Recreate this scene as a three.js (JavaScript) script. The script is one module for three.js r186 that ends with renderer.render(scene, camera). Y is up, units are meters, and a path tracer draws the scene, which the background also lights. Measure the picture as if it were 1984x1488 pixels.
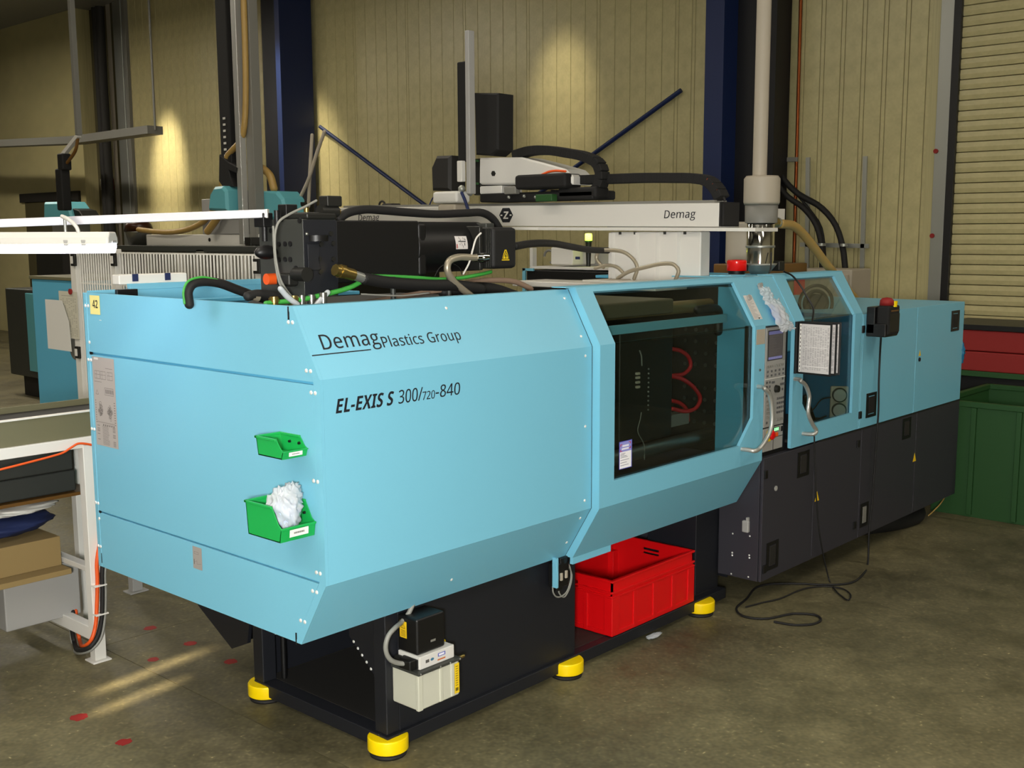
import * as THREE from 'three';
import { RoundedBoxGeometry } from 'three/addons/geometries/RoundedBoxGeometry.js';
import { mergeGeometries, mergeVertices } from 'three/addons/utils/BufferGeometryUtils.js';
import { RectAreaLightUniformsLib } from 'three/addons/lights/RectAreaLightUniformsLib.js';
import { FontLoader } from 'three/addons/loaders/FontLoader.js';

// ---------------------------------------------------------------- camera, lights, exposure
const scene = new THREE.Scene();
scene.background = new THREE.Color(0x0b0c0d);
const camera = new THREE.PerspectiveCamera(2 * Math.atan(744 / 2164.1) * 180 / Math.PI, 1984 / 1488, 0.1, 80);
camera.position.set(-2.606, 2.298, 3.340);
{
  const right = new THREE.Vector3(0.66766, -0.00377, 0.74446), fwd = new THREE.Vector3(0.73681, -0.14334, -0.66068);
  const up = new THREE.Vector3().crossVectors(right, fwd).normalize();
  camera.quaternion.setFromRotationMatrix(new THREE.Matrix4().makeBasis(right, up, fwd.clone().negate()));
}
camera.setViewOffset(1984, 1488, -12, -22.3, 1984, 1488);
const renderer = new THREE.WebGLRenderer({ antialias: true });
renderer.toneMapping = THREE.LinearToneMapping;
renderer.toneMappingExposure = 1.0;
renderer.shadowMap.enabled = true;
RectAreaLightUniformsLib.init();

// ceiling troughs [x, z, length along z, intensity], their light faces down; shutter-side and farthest ones added as fill
const CEILING_LAMPS = [[-5.6, 3.2, 3.0, 26], [-5.6, -2.6, 3.0, 26], [-1.2, 5.6, 3.0, 14], [-1.2, -1.2, 3.0, 18], [3.2, 4.6, 3.0, 16], [3.2, -4.6, 3.0, 16], [-1.2, -9, 3.0, 34], [7.4, 4.4, 3.0, 22], [4.4, -13, 3.0, 40], [4.4, -19.5, 3.0, 44]];
// added unseen spots that throw bright patches on the end wall: position, aim, intensity, half angle
const ADDED_SPOTS = [[[7.6, 6.75, -16.6], [9.6, 3.6, -16.9], 150, 0.22], [[7.4, 6.75, -12.2], [9.6, 3.0, -12.4], 90, 0.32], [[7.7, 6.75, -6.7], [9.6, 4.1, -6.76], 28, 0.24]];

// added lamp on a stand, in place of the camera flash: position, aim, intensity, side
const FLASH_FILL = { at: [-3.25, 2.25, 3.7], aim: [1.2, 1.0, -0.4], power: 660, size: 0.42 };

// low sun through two slits of the left wall
const SUN_DIR = new THREE.Vector3(0.925, -0.36, -0.12).normalize();
const sun = new THREE.DirectionalLight(0xffe9c8, 24);
sun.position.set(-10, 4.2, 0); sun.target.position.copy(sun.position).add(SUN_DIR);
sun.castShadow = true; sun.shadow.mapSize.set(2048, 2048);
Object.assign(sun.shadow.camera, { left: -12, right: 12, top: 12, bottom: -12, near: 0.1, far: 40 });
scene.add(sun, sun.target);

// ---------------------------------------------------------------- helpers
let seed = 7;
const rnd = () => { seed = (seed * 1664525 + 1013904223) >>> 0; return seed / 4294967296; };
const V = (x, y, z) => (Array.isArray(x) ? new THREE.Vector3(...x) : x.isVector3 ? x.clone() : new THREE.Vector3(x, y, z));
const used = new Map();
const numbered = (n) => { const k = used.get(n) ?? 0; used.set(n, k + 1); return k ? n + '_' + String(k).padStart(3, '0') : n; };
function merge(gs) {
  gs = [].concat(gs);
  if (gs.length === 1) return gs[0];
  return mergeGeometries(gs.map((g) => { const h = g.index ? g.toNonIndexed() : g.clone(); for (const k of Object.keys(h.attributes)) if (!['position', 'normal', 'uv'].includes(k)) h.deleteAttribute(k); return h; }));
}
function obj(name, gs, mat, parent = scene, label) {
  const m = new THREE.Mesh(merge(gs), mat);
  m.name = parent === scene ? numbered(name) : name;
  m.castShadow = m.receiveShadow = true;
  if (label) m.userData.label = label;
  parent.add(m); return m;
}
function thing(name, label, category, pos = [0, 0, 0], group, turn = 0) {
  const o = new THREE.Group(); o.name = numbered(name); o.position.set(...pos); o.rotation.y = turn;
  o.userData = { label, category }; if (group) o.userData.group = group;
  scene.add(o); return o;
}
function tag(o, label, category, group) { o.userData.label = label; o.userData.category = category; if (group) o.userData.group = group; return o; }
function part(name, parent, label) { const g = new THREE.Group(); g.name = name; if (label) g.userData.label = label; parent.add(g); return g; }
const struct = (name, gs, mat) => { const m = obj(name, gs, mat); m.userData.kind = 'structure'; return m; };
const structGroup = (name) => { const g = new THREE.Group(); g.name = name; g.userData.kind = 'structure'; scene.add(g); return g; };
// boxes given by their limits
const bx = (x0, x1, y0, y1, z0, z1, r = 0.004) => {
  const w = x1 - x0, h = y1 - y0, d = z1 - z0, q = Math.min(r, w * 0.45, h * 0.45, d * 0.45);
  return (r ? new RoundedBoxGeometry(w, h, d, 1, q) : new THREE.BoxGeometry(w, h, d)).translate((x0 + x1) / 2, (y0 + y1) / 2, (z0 + z1) / 2);
};
const bc = (x, y, z, w, h, d, r = 0.004) => bx(x - w / 2, x + w / 2, y - h / 2, y + h / 2, z - d / 2, z + d / 2, r);
const cyl = (axis, r0, r1, a0, a1, p, q, seg = 28) => {      // a cylinder along an axis from a0 to a1; p, q are the other two coordinates in xyz order
  const g = new THREE.CylinderGeometry(r1, r0, a1 - a0, seg), m = (a0 + a1) / 2;
  if (axis === 'x') return g.rotateZ(-Math.PI / 2).translate(m, p, q);
  if (axis === 'z') return g.rotateX(Math.PI / 2).translate(p, q, m);
  return g.translate(p, m, q);
};
const lathe = (pts, x, y, z, seg = 36) => new THREE.LatheGeometry(pts.map((p) => new THREE.Vector2(...p)), seg).translate(x, y, z);
function tube(pts, r, seg, rad = 8, closed = false) {
  const c = new THREE.CatmullRomCurve3(pts.map((p) => V(p)), closed, 'centripetal');
  const g = new THREE.TubeGeometry(c, seg ?? pts.length * 7, r, rad, closed);
  if (closed) return g;
  const cap = (t, s) => { const d = c.getTangentAt(t).multiplyScalar(s); return new THREE.SphereGeometry(r, rad, 4, 0, Math.PI * 2, 0, Math.PI / 2).applyQuaternion(new THREE.Quaternion().setFromUnitVectors(V(0, 1, 0), d)).translate(...c.getPointAt(t)); };
  return merge([g, cap(0, -1), cap(1, 1)]);
}
function bar(a, b, w, h = w, r = 0.002) {                     // a square bar between two points
  a = V(a); b = V(b); const d = b.clone().sub(a), L = d.length(); d.normalize();
  const side = new THREE.Vector3().crossVectors(Math.abs(d.y) > 0.95 ? V(1, 0, 0) : V(0, 1, 0), d).normalize(), up = new THREE.Vector3().crossVectors(d, side);
  return bx(-w / 2, w / 2, -h / 2, h / 2, 0, L, r).applyMatrix4(new THREE.Matrix4().makeBasis(side, up, d).setPosition(a));
}
function rod(a, b, r, seg = 12) {
  a = V(a); b = V(b); const d = b.clone().sub(a), L = d.length();
  return new THREE.CylinderGeometry(r, r, L, seg).translate(0, L / 2, 0).applyQuaternion(new THREE.Quaternion().setFromUnitVectors(V(0, 1, 0), d.normalize())).translate(...a);
}
function shapeOf(pts, holes = []) {
  const s = new THREE.Shape(pts.map((p) => new THREE.Vector2(...p)));
  for (const h of holes) s.holes.push(new THREE.Path(h.map((p) => new THREE.Vector2(...p))));
  return s;
}
// a sheet cut along a 2-D outline, laid on the plane (o, u, v); its back is at o and it is t thick towards u x v
function sheet(o, u, v, pts, holes, t, bevel = 0) {
  u = V(u).normalize(); v = V(v).normalize();
  const g = new THREE.ExtrudeGeometry(shapeOf(pts, holes), bevel ? { depth: t - bevel, bevelEnabled: true, bevelSize: bevel, bevelThickness: bevel, bevelSegments: 1, bevelOffset: -bevel, curveSegments: 10 } : { depth: t, bevelEnabled: false, curveSegments: 10 });
  return g.applyMatrix4(new THREE.Matrix4().makeBasis(u, v, new THREE.Vector3().crossVectors(u, v)).setPosition(V(o)));
}
// a profile of [z, y] points run along x
const runX = (prof, x0, x1) => new THREE.ExtrudeGeometry(shapeOf(prof), { depth: x1 - x0, bevelEnabled: false }).applyMatrix4(new THREE.Matrix4().makeBasis(V(0, 0, 1), V(0, 1, 0), V(-1, 0, 0))).translate(x1, 0, 0);
// a flat print on the plane (o, u, v), w by h, lower left corner at o
function print(o, u, v, w, h) {
  u = V(u).normalize(); v = V(v).normalize();
  return new THREE.PlaneGeometry(w, h).translate(w / 2, h / 2, 0).applyMatrix4(new THREE.Matrix4().makeBasis(u, v, new THREE.Vector3().crossVectors(u, v)).setPosition(V(o)));
}
const fonts = {};
for (const k of ['sans_regular', 'sans_bold']) fonts[k] = await new FontLoader().loadAsync('fonts/droid/droid_' + k + '.typeface.json');
// raised foil lettering; baseline starts at o, w wide, h tall over the capitals
function lettering(text, font, o, u, v, w, capH, slant = 0) {
  const g = new THREE.ExtrudeGeometry(fonts[font].generateShapes(text, 1), { depth: 1, bevelEnabled: false, curveSegments: 6 });
  g.computeBoundingBox(); const b = g.boundingBox, cap = new THREE.Box3().setFromBufferAttribute(new THREE.ShapeGeometry(fonts[font].generateShapes('E', 1)).attributes.position).max.y;
  u = V(u).normalize(); v = V(v).normalize();
  const sx = w / (b.max.x - b.min.x), sy = capH / cap;
  g.translate(-b.min.x, 0, 0).scale(sx, sy, 0.0008);
  if (slant) g.applyMatrix4(new THREE.Matrix4().makeShear(0, 0, slant, 0, 0, 0));
  return g.applyMatrix4(new THREE.Matrix4().makeBasis(u, v, new THREE.Vector3().crossVectors(u, v)).setPosition(V(o)));
}
// ---------------------------------------------------------------- materials
const std = (color, roughness = 0.5, metalness = 0, extra = {}) => new THREE.MeshStandardMaterial({ color, roughness, metalness, ...extra });
function canvasTex(w, h, draw) {
  const c = document.createElement('canvas'); c.width = w; c.height = h; draw(c.getContext('2d'), w, h);
  const t = new THREE.CanvasTexture(c); t.colorSpace = THREE.SRGBColorSpace; t.anisotropy = 8; return t;
}
function noiseGrid(n, cells) {                                 // tileable value noise
  const g = new Float32Array(cells * cells).map(() => rnd()), out = new Float32Array(n * n), s = (t) => t * t * (3 - 2 * t);
  for (let y = 0; y < n; y++) for (let x = 0; x < n; x++) {
    const fx = x / n * cells, fy = y / n * cells, ix = Math.floor(fx), iy = Math.floor(fy), a = s(fx - ix), b = s(fy - iy), jx = (ix + 1) % cells, jy = (iy + 1) % cells;
    out[y * n + x] = (g[iy * cells + ix] * (1 - a) + g[iy * cells + jx] * a) * (1 - b) + (g[jy * cells + ix] * (1 - a) + g[jy * cells + jx] * a) * b;
  }
  return out;
}
function dataTex(n, f, srgb = true, repeat = 1) {
  const d = new Uint8Array(n * n * 4);
  for (let i = 0; i < n * n; i++) { const c = f(i); d[i * 4] = c[0]; d[i * 4 + 1] = c[1]; d[i * 4 + 2] = c[2]; d[i * 4 + 3] = 255; }
  const t = new THREE.DataTexture(d, n, n); t.wrapS = t.wrapT = THREE.RepeatWrapping; t.magFilter = THREE.LinearFilter; t.repeat.set(repeat, repeat);
  if (srgb) t.colorSpace = THREE.SRGBColorSpace; t.needsUpdate = true; return t;
}
const N = 1024, nA = noiseGrid(N, 6), nB = noiseGrid(N, 22), nC = noiseGrid(N, 90), nD = noiseGrid(N, 360);
const floorMap = dataTex(N, (i) => {
  const k = 0.5 * nA[i] + 0.3 * nB[i] + 0.2 * nC[i], g = nD[i], speck = g > 0.985 ? 75 : g > 0.93 ? 18 : 0;
  const v = 95 + (k - 0.5) * 58 + (g - 0.5) * 20 + speck;
  return [v * 1.0, v * 0.94, v * 0.67].map((c) => Math.max(0, Math.min(255, c)));
}, true, 1 / 5);
const floorRough = dataTex(N, (i) => { const v = 120 + nB[i] * 70 + nC[i] * 40; return [v, v, v]; }, false, 1 / 5);
const peel = dataTex(N, (i) => { const v = 128 + (nD[i] - 0.5) * 120 + (nC[i] - 0.5) * 60; return [v, v, v]; }, false, 1.5);
const wallMap = dataTex(N, (i) => { const v = 186 + (nB[i] - 0.5) * 12 + (nC[i] - 0.5) * 8; return [v, v * 0.95, v * 0.70]; }, true, 0.5);

const M = {
  blue: std(0x74b8d0, 0.42, 0, { bumpMap: peel, bumpScale: 0.0003 }),
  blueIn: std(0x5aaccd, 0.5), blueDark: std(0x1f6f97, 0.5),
  cabinetDark: std(0x302f36, 0.5, 0, { bumpMap: peel, bumpScale: 0.0003 }), screwHead: std(0xe9e9e4, 0.3, 0.3),
  dark: std(0x15171d, 0.5, 0, { bumpMap: peel, bumpScale: 0.0003 }), black: std(0x0a0a0b, 0.45), blackMatt: std(0x0c0b0a, 0.8), rubber: std(0x100f0e, 0.7),
  shade: std(0x1c1a17, 0.7), iron: std(0x2c2c29, 0.45, 0.5), olive: std(0x6a674c, 0.6), fenceGrey: std(0x6b6a60, 0.6), castGrey: std(0x3f413d, 0.5, 0.3),
  floor: new THREE.MeshStandardMaterial({ map: floorMap, roughnessMap: floorRough, roughness: 0.85 }),
  joint: std(0x2a241c, 0.9), redPaint: std(0x8c1a16, 0.7),
  wall: new THREE.MeshStandardMaterial({ map: wallMap, roughness: 0.36 }), wallBack: std(0x4a4428, 0.8), plaster: std(0xaaa48e, 0.85), ceiling: std(0x8d8c86, 0.9),
  steelBlue: std(0x0b2150, 0.5), columnShade: std(0x04060f, 0.5), railWhite: std(0xd6d6dc, 0.35, 0.2), chrome: std(0xd8d8d4, 0.1, 1), steel: std(0x9a9a94, 0.32, 0.9), zinc: std(0xa7a9a2, 0.42, 0.75), alu: std(0xc7c7c2, 0.4, 0.7), brass: std(0xa08a4e, 0.32, 0.9), copper: std(0x8a4a26, 0.4, 0.9),
  white: std(0xdedcd4, 0.5), offWhite: std(0xcfcdc6, 0.5), beige: std(0xa89f8e, 0.55), grey: std(0x9d9c98, 0.5), midGrey: std(0x77766f, 0.5), panelGrey: std(0x92918c, 0.5), keyGrey: std(0x4b4b4c, 0.5),
  yellow: std(0xf6d400, 0.35), yellowSign: std(0xe9c21c, 0.5), red: std(0xd2060c, 0.4), redLens: new THREE.MeshPhysicalMaterial({ color: 0xd01612, roughness: 0.25, emissive: 0xc01008, emissiveIntensity: 0.25 }), redHose: std(0xc4262c, 0.4), orange: std(0xe2571a, 0.5),
  green: std(0x14a04a, 0.45), greenDark: std(0x1d4a1c, 0.6), greenHose: std(0x3c9a3c, 0.5), tan: std(0xa5874a, 0.45), tanDark: std(0x6b4a1e, 0.4), brown: std(0x3b1d0c, 0.3), pinkHose: std(0x8d7562, 0.5), hoseGrey: std(0xa39a86, 0.35, 0.5), cableGrey: std(0x85857e, 0.5), teal: std(0x5ea8b2, 0.45), ink: std(0x10131c, 0.6),
  glass: new THREE.MeshPhysicalMaterial({ color: 0xdfe6e2, transmission: 1, roughness: 0.02, thickness: 0, ior: 1.45 }),
  film: new THREE.MeshPhysicalMaterial({ color: 0xe9eef2, transmission: 0.55, roughness: 0.15, thickness: 0, ior: 1.4 }),
  paper: std(0xd9d8d2, 0.8), cardboard: std(0x8a7448, 0.85), navy: std(0x16244f, 0.7), tank: new THREE.MeshPhysicalMaterial({ color: 0xd8d8c6, roughness: 0.45, transmission: 0.25, thickness: 0 }),
};
const glow = (c, k) => new THREE.MeshStandardMaterial({ color: 0xffffff, emissive: c, emissiveIntensity: k, roughness: 0.6 });
// ---------------------------------------------------------------- the hall
const WALL_X = 9.6, HALL = { x0: -9, x1: WALL_X, z0: -30, z1: 9, h: 7 };
{
  const f = structGroup('floor');
  obj('floor_bed', bx(HALL.x0, HALL.x1 + 0.3, -0.3, -0.012, HALL.z0, HALL.z1, 0), M.joint, f);
  const xs = [HALL.x0, -5.69, 0.31, 6.31, HALL.x1 + 0.3], zs = [HALL.z0, -26.45, -20.45, -14.45, -8.45, -2.45, 3.55, HALL.z1];
  for (let i = 0; i < 4; i++) for (let j = 0; j < 7; j++) {
    const g = new THREE.PlaneGeometry(1, 1), e = 0.003, x0 = xs[i] + e, x1 = xs[i + 1] - e, z0 = zs[j] + e, z1 = zs[j + 1] - e;
    const b = bx(x0, x1, -0.05, 0, z0, z1, 0), uv = b.attributes.uv, p = b.attributes.position;
    for (let k = 0; k < p.count; k++) uv.setXY(k, p.getX(k) + 0.37 * i, p.getZ(k));
    obj('floor_slab', b, M.floor, f);
  }
  for (const [i, p] of [[-0.224,0,-1.65],[-0.215,0,-1.238],[0.654,0,-2.515],[0.672,0,-2.113],[0.67,0,-1.706],[0.405,0,-2.052]].entries()) {
    const pts = [], r = [0.042, 0.035, 0.035, 0.035, 0.035, 0.03][i];
    for (let k = 0; k < 22; k++) { const a = k / 22 * Math.PI * 2, q = r * (0.85 + 0.3 * rnd()); pts.push([Math.cos(a) * q, Math.sin(a) * q]); }
    obj('red_paint_dot', sheet([p[0], 0, p[2]], [1, 0, 0], [0, 0, -1], pts, [], 0.0012), M.redPaint, f);
  }
}
{ // corrugated end wall: every sheet panel is a piece
  const w = structGroup('wall_back');
  obj('wall_core', bx(WALL_X, WALL_X + 0.3, 0, HALL.h, HALL.z0, HALL.z1, 0), M.wallBack, w);
  const prof = (wd) => {
    const g = sheet([0, HALL.h, 0], [0, 0, 1], [-1, 0, 0], [[0.002, 0], [0.006, 0.008], [wd - 0.006, 0.008], [wd - 0.002, 0]], [], HALL.h);
    const uv = g.attributes.uv, p = g.attributes.position; for (let k = 0; k < p.count; k++) uv.setXY(k, p.getZ(k), p.getY(k)); return g;
  };
  obj('wall_panel', bx(WALL_X - 0.008, WALL_X, 0, HALL.h, -1.625, -1.51, 0), M.wall, w);
  const whole = prof(0.25), flat = prof(0.2), rib = prof(0.05);
  for (let k = 0; k < 67; k++) {
    const z = -1.62 - 0.25 * (k + 1);
    for (const [g, dz] of z > -5.2 || k % 5 === 3 ? [[flat, 0], [rib, 0.2]] : [[whole, 0]]) { const m = obj('wall_panel', g, M.wall, w); m.position.set(WALL_X, 0, z + dz); }
  }
}
{
  struct('wall_left', [
    bx(HALL.x0 - 0.3, HALL.x0, 0, 3.06, HALL.z0, HALL.z1, 0), bx(HALL.x0 - 0.3, HALL.x0, 4.15, HALL.h, HALL.z0, HALL.z1, 0),
    bx(HALL.x0 - 0.3, HALL.x0, 3.06, 4.15, HALL.z0, -0.75, 0), bx(HALL.x0 - 0.3, HALL.x0, 3.06, 4.15, -0.62, -0.52, 0), bx(HALL.x0 - 0.3, HALL.x0, 3.06, 4.15, -0.40, HALL.z1, 0),
    bx(HALL.x0 - 0.3, HALL.x0, 3.06, 3.5, -0.75, -0.62, 0), bx(HALL.x0 - 0.3, HALL.x0, 3.88, 4.15, -0.75, -0.62, 0), bx(HALL.x0 - 0.3, HALL.x0, 3.06, 3.45, -0.52, -0.40, 0), bx(HALL.x0 - 0.3, HALL.x0, 3.75, 4.15, -0.52, -0.40, 0),
  ], M.plaster);
  struct('wall_front', bx(HALL.x0 - 0.3, HALL.x1 + 0.3, 0, HALL.h, HALL.z1, HALL.z1 + 0.3, 0), M.plaster);
  struct('wall_right', bx(HALL.x0 - 0.3, HALL.x1 + 0.3, 0, HALL.h, HALL.z0 - 0.3, HALL.z0, 0), M.plaster);
  struct('ceiling', bx(HALL.x0 - 0.3, HALL.x1 + 0.3, HALL.h, HALL.h + 0.3, HALL.z0 - 0.3, HALL.z1 + 0.3, 0), M.ceiling);
}
// ceiling lamps above the picture; wall spots and some troughs are added
CEILING_LAMPS.forEach(([x, z, len, k], i) => {
  const t = thing('ceiling_lamp', ['long trough lamp under the ceiling, first of the row along the left wall', 'long trough lamp under the ceiling, second of the row along the left wall', 'long trough lamp under the ceiling behind the photographer', 'long trough lamp under the ceiling above the end cover of the machine', 'long trough lamp under the ceiling before the long side of the machine', 'long trough lamp under the ceiling behind the robot beam', 'long trough lamp under the ceiling above the conveyor end', 'added long trough lamp under the ceiling before the roller shutter', 'added long trough lamp under the ceiling above the far gantry robot', 'added long trough lamp under the ceiling furthest down the hall'][i], 'lamp', [x, 6.5, z], 'trough lamps under the ceiling');
  obj('housing', bx(-0.3, 0.3, 0.02, 0.1, -len / 2, len / 2, 0.01), M.white, t);
  obj('diffuser', bx(-0.27, 0.27, 0, 0.02, -len / 2 + 0.03, len / 2 - 0.03, 0.004), glow(0xfff6e4, 2.5), t);
  obj('hanger', [rod([0, 0.1, -len / 3], [0, 0.5, -len / 3], 0.008), rod([0, 0.1, len / 3], [0, 0.5, len / 3], 0.008)], M.zinc, t);
  const l = new THREE.RectAreaLight(0xfff4e2, k, 0.54, len - 0.06); l.position.set(0, -0.01, 0); l.rotation.x = -Math.PI / 2; t.add(l);
});
ADDED_SPOTS.forEach(([p, q, k, angle], i) => {
  const t = thing('added_spot', ['added spot lamp under the ceiling over the far left of the end wall', 'added spot lamp under the ceiling right of the left blue column', 'added spot lamp under the ceiling over the robot carriage'][i], 'lamp', p);
  const head = part('head', t); head.lookAt(...q);
  obj('shade', lathe([[0.05, -0.2], [0.09, -0.18], [0.13, 0.0], [0.125, 0.0], [0.085, -0.17], [0, -0.17]], 0, 0, 0).rotateX(Math.PI / 2), M.alu, head);
  obj('lens', cyl('z', 0.11, 0.11, -0.03, -0.02, 0, 0, 24), glow(0xfff1d8, 6), head);
  obj('hanger', rod([0, 0.1, 0], [0, HALL.h - p[1], 0], 0.012), M.zinc, t);
  const l = new THREE.SpotLight(0xfff0d2, k, 0, angle, 1, 2); l.position.set(0, 0, 0.01); l.target.position.set(0, 0, 1); l.shadow.radius = 6; l.castShadow = true; head.add(l, l.target);
});
// roller shutter at the right of the end wall
{
  const d = structGroup('door_1');
  const z0 = -1.3, z1 = 2.4;
  for (let k = 0; k < 46; k++) {
    const y = 0.02 + k * 0.1075;
    const g = sheet([0, y, z0], [1, 0, 0], [0, 1, 0], [[0.02, 0], [-0.006, 0.004], [-0.014, 0.05], [-0.008, 0.1], [0.02, 0.104]], [], z1 - z0);
    g.translate(WALL_X - 0.03, 0, 0); obj('shutter_slat', g, M.wall, d);
  }
  obj('guide_rail', [bx(WALL_X - 0.09, WALL_X, 0, 5.2, -1.37, -1.29, 0.004)], M.black, d);
  obj('door_frame', [bx(WALL_X - 0.06, WALL_X, 0, 5.2, -1.52, -1.38, 0.004)], M.zinc, d);
  for (const p of [[9.53,3.16,-1.502],[9.53,2.259,-1.497]]) obj('reflector', cyl('x', 0.025, 0.025, 9.525, 9.54, p[1], p[2], 16), M.redPaint, d);
}
// frame strips and door at the far left of the end wall
{
  const t2 = structGroup('trim_1');
  obj('cover_strip', bx(9.5, 9.6, 0, 7, -18.62, -18.3, 0.01), M.zinc, t2); obj('cover_strip', bx(9.52, 9.6, 0, 7, -18.3, -18.17, 0.01), M.midGrey, t2);
  obj('cover_strip', bx(9.54, 9.6, 0, 7, -18.95, -18.75, 0.01), M.beige, t2); obj('cover_strip', bx(9.52, 9.6, 0, 7, -18.74, -18.64, 0.01), M.wallBack, t2);
  const w2 = struct('wall_far', bx(9.3, 9.6, 0, 7, HALL.z0, -19.75, 0), M.wall);
  const d2 = structGroup('door_2');
  obj('door_leaf', bx(9.27, 9.31, 0, 3.05, -22.6, -20.15, 0.01), M.wallBack, d2);
  obj('door_frame', [bx(9.24, 9.31, 3.05, 3.25, -22.8, -19.98, 0.01), bx(9.24, 9.31, 0, 3.05, -20.15, -19.98, 0.01)], M.shade, d2);
}
// columns and bracing of the end wall
{ // added unseen lamp on a tripod, filling in for the camera flash
  const t = thing('added_flash_lamp', 'added square lamp on a stand in place of the camera flash, outside the picture', 'lamp', [FLASH_FILL.at[0], 0, FLASH_FILL.at[2]]);
  obj('pole', cyl('y', 0.016, 0.016, 0.25, FLASH_FILL.at[1] - 0.2, 0, 0, 14), M.black, t);
  for (let k = 0; k < 3; k++) { const a = k * 2.094 + 0.4; obj('leg', rod([0, 0.7, 0], [Math.cos(a) * 0.45, 0.01, Math.sin(a) * 0.45], 0.012), M.black, t); }
  const head = part('head', t), s = FLASH_FILL.size / 2; head.position.y = FLASH_FILL.at[1]; head.lookAt(...FLASH_FILL.aim);
  obj('housing', bx(-s - 0.03, s + 0.03, -s - 0.03, s + 0.03, -0.1, -0.012, 0.01), M.black, head);
  obj('diffuser', bx(-s, s, -s, s, -0.012, 0, 0.004), glow(0xffffff, 12), head);
  const l = new THREE.RectAreaLight(0xfffdf8, FLASH_FILL.power, FLASH_FILL.size, FLASH_FILL.size); l.position.set(0, 0, 0.01); l.rotation.y = Math.PI; head.add(l);
}
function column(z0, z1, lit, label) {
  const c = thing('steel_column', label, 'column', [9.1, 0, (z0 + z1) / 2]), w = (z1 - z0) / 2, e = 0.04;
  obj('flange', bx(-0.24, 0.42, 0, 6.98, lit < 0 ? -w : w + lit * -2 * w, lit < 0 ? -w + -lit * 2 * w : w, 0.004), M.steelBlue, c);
  obj('web', bx(0.06, 0.4, 0, 6.98, lit < 0 ? -w + -lit * 2 * w : -w, lit < 0 ? w : w - lit * 2 * w, 0), M.columnShade, c);  // near-black colour paints in the shade of the recess; the steel itself is blue
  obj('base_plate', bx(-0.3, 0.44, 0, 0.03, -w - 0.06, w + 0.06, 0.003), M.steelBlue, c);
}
{
  const a = [[8.9,3.213,-4.006],[8.9,3.176,-3.249],[8.9,3.652,-13.055],[8.9,3.608,-12.155]];
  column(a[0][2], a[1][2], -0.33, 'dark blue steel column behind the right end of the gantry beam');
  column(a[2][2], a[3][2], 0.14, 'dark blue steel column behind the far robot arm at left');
  const br = [[9.54,4.036,-11.911],[9.54,2.772,-9.544],[9.54,3.642,-5.629],[9.54,3.062,-6.756]];
  const ext = (p, q, k) => [p[0], p[1] + (p[1] - q[1]) * k, p[2] + (p[2] - q[2]) * k];
  tag(obj('brace_rod', rod(ext(br[0], br[1], 0.05), ext(br[1], br[0], 0.3), 0.03), M.steelBlue), 'blue brace rod slanting down to the right beside the left column', 'brace');
  tag(obj('brace_rod', rod(ext(br[2], br[3], 0.75), ext(br[3], br[2], 0.5), 0.03), M.steelBlue), 'blue brace rod slanting down to the left behind the robot carriage', 'brace');
}
// services on the end wall, right
{
  const h = (n, pts, r, m, label, cat) => tag(obj(n, tube(pts, r), m), label, cat);
  const top = (p) => [[p[0][0], 6.9, p[0][2]], ...p];
  h('wall_hose', top([[9.42,3.435,-3.403],[9.42,3.179,-3.388],[9.42,2.935,-3.259],[9.42,2.75,-3.059],[9.42,2.584,-2.759],[9.42,2.383,-2.573],[9.42,2.127,-2.474],[9.42,1.882,-2.433]]), 0.036, M.rubber, 'thick black hose on the end wall curving furthest right', 'hose');
  h('wall_hose', top([[9.36,3.433,-3.417],[9.36,3.176,-3.402],[9.36,2.935,-3.333],[9.36,2.734,-3.179],[9.36,2.581,-2.949],[9.36,2.391,-2.786],[9.36,2.138,-2.705],[9.36,1.891,-2.69]]), 0.034, M.rubber, 'thick black hose on the end wall ending left of the other one', 'hose');
  h('wall_cable', top([[9.44,3.431,-3.306],[9.44,3.026,-3.293],[9.44,2.733,-3.069],[9.44,2.528,-2.884],[9.44,2.361,-2.761],[9.44,2.007,-2.696],[9.44,1.889,-2.685]]), 0.016, M.rubber, 'thin black cable beside the two thick wall hoses', 'cable');
  const p = [[9.56,3.431,-3.184],[9.56,1.865,-3.156]];
  tag(obj('copper_pipe', rod([9.56, 6.9, p[0][2]], p[1], 0.02), M.copper), 'straight copper pipe running down the end wall', 'pipe');
  const s = [[9.5,3.163,-2.984],[9.5,1.883,-2.95],[9.5,3.142,-2.283],[9.5,1.338,-2.249],[9.5,2.159,-3.047],[9.5,2.145,-2.197],[9.5,3.161,-3.57],[9.5,3.146,-3.115]];
  const rack = thing('strut_rack', 'galvanised strut frame holding hoses on the end wall', 'rack', [0, 0, 0]);
  obj('upright', bar(s[1], s[0], 0.05, 0.03), M.zinc, rack); obj('upright', bar([9.5, 0.2, s[3][2]], s[2], 0.05, 0.03), M.zinc, rack);
  obj('cross_rail', bar(s[4], s[5], 0.03, 0.05), M.zinc, rack); obj('cross_rail', bar(s[6], s[7], 0.03, 0.05), M.midGrey, rack);
  for (const c of [[9.37,2.161,-2.711],[9.37,2.157,-2.439]]) obj('hose_clamp', cyl('y', 0.045, 0.045, c[1] - 0.015, c[1] + 0.015, c[0], c[2], 18), M.zinc, rack);
  const e = [[8,1.927,-2.264],[8,1.938,-1.669],[8,1.927,-1.707]];
  const box = thing('switch_cabinet', 'pale grey switch cabinet standing before the end wall behind the machine', 'cabinet', [8.2, 0, -1.98]);
  obj('body', bx(-0.2, 0.25, 0, 1.93, -0.3, 0.3, 0.015), M.beige, box); obj('door', bx(-0.222, -0.202, 0.1, 1.88, -0.27, 0.27, 0.006), M.beige, box);
}
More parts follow.
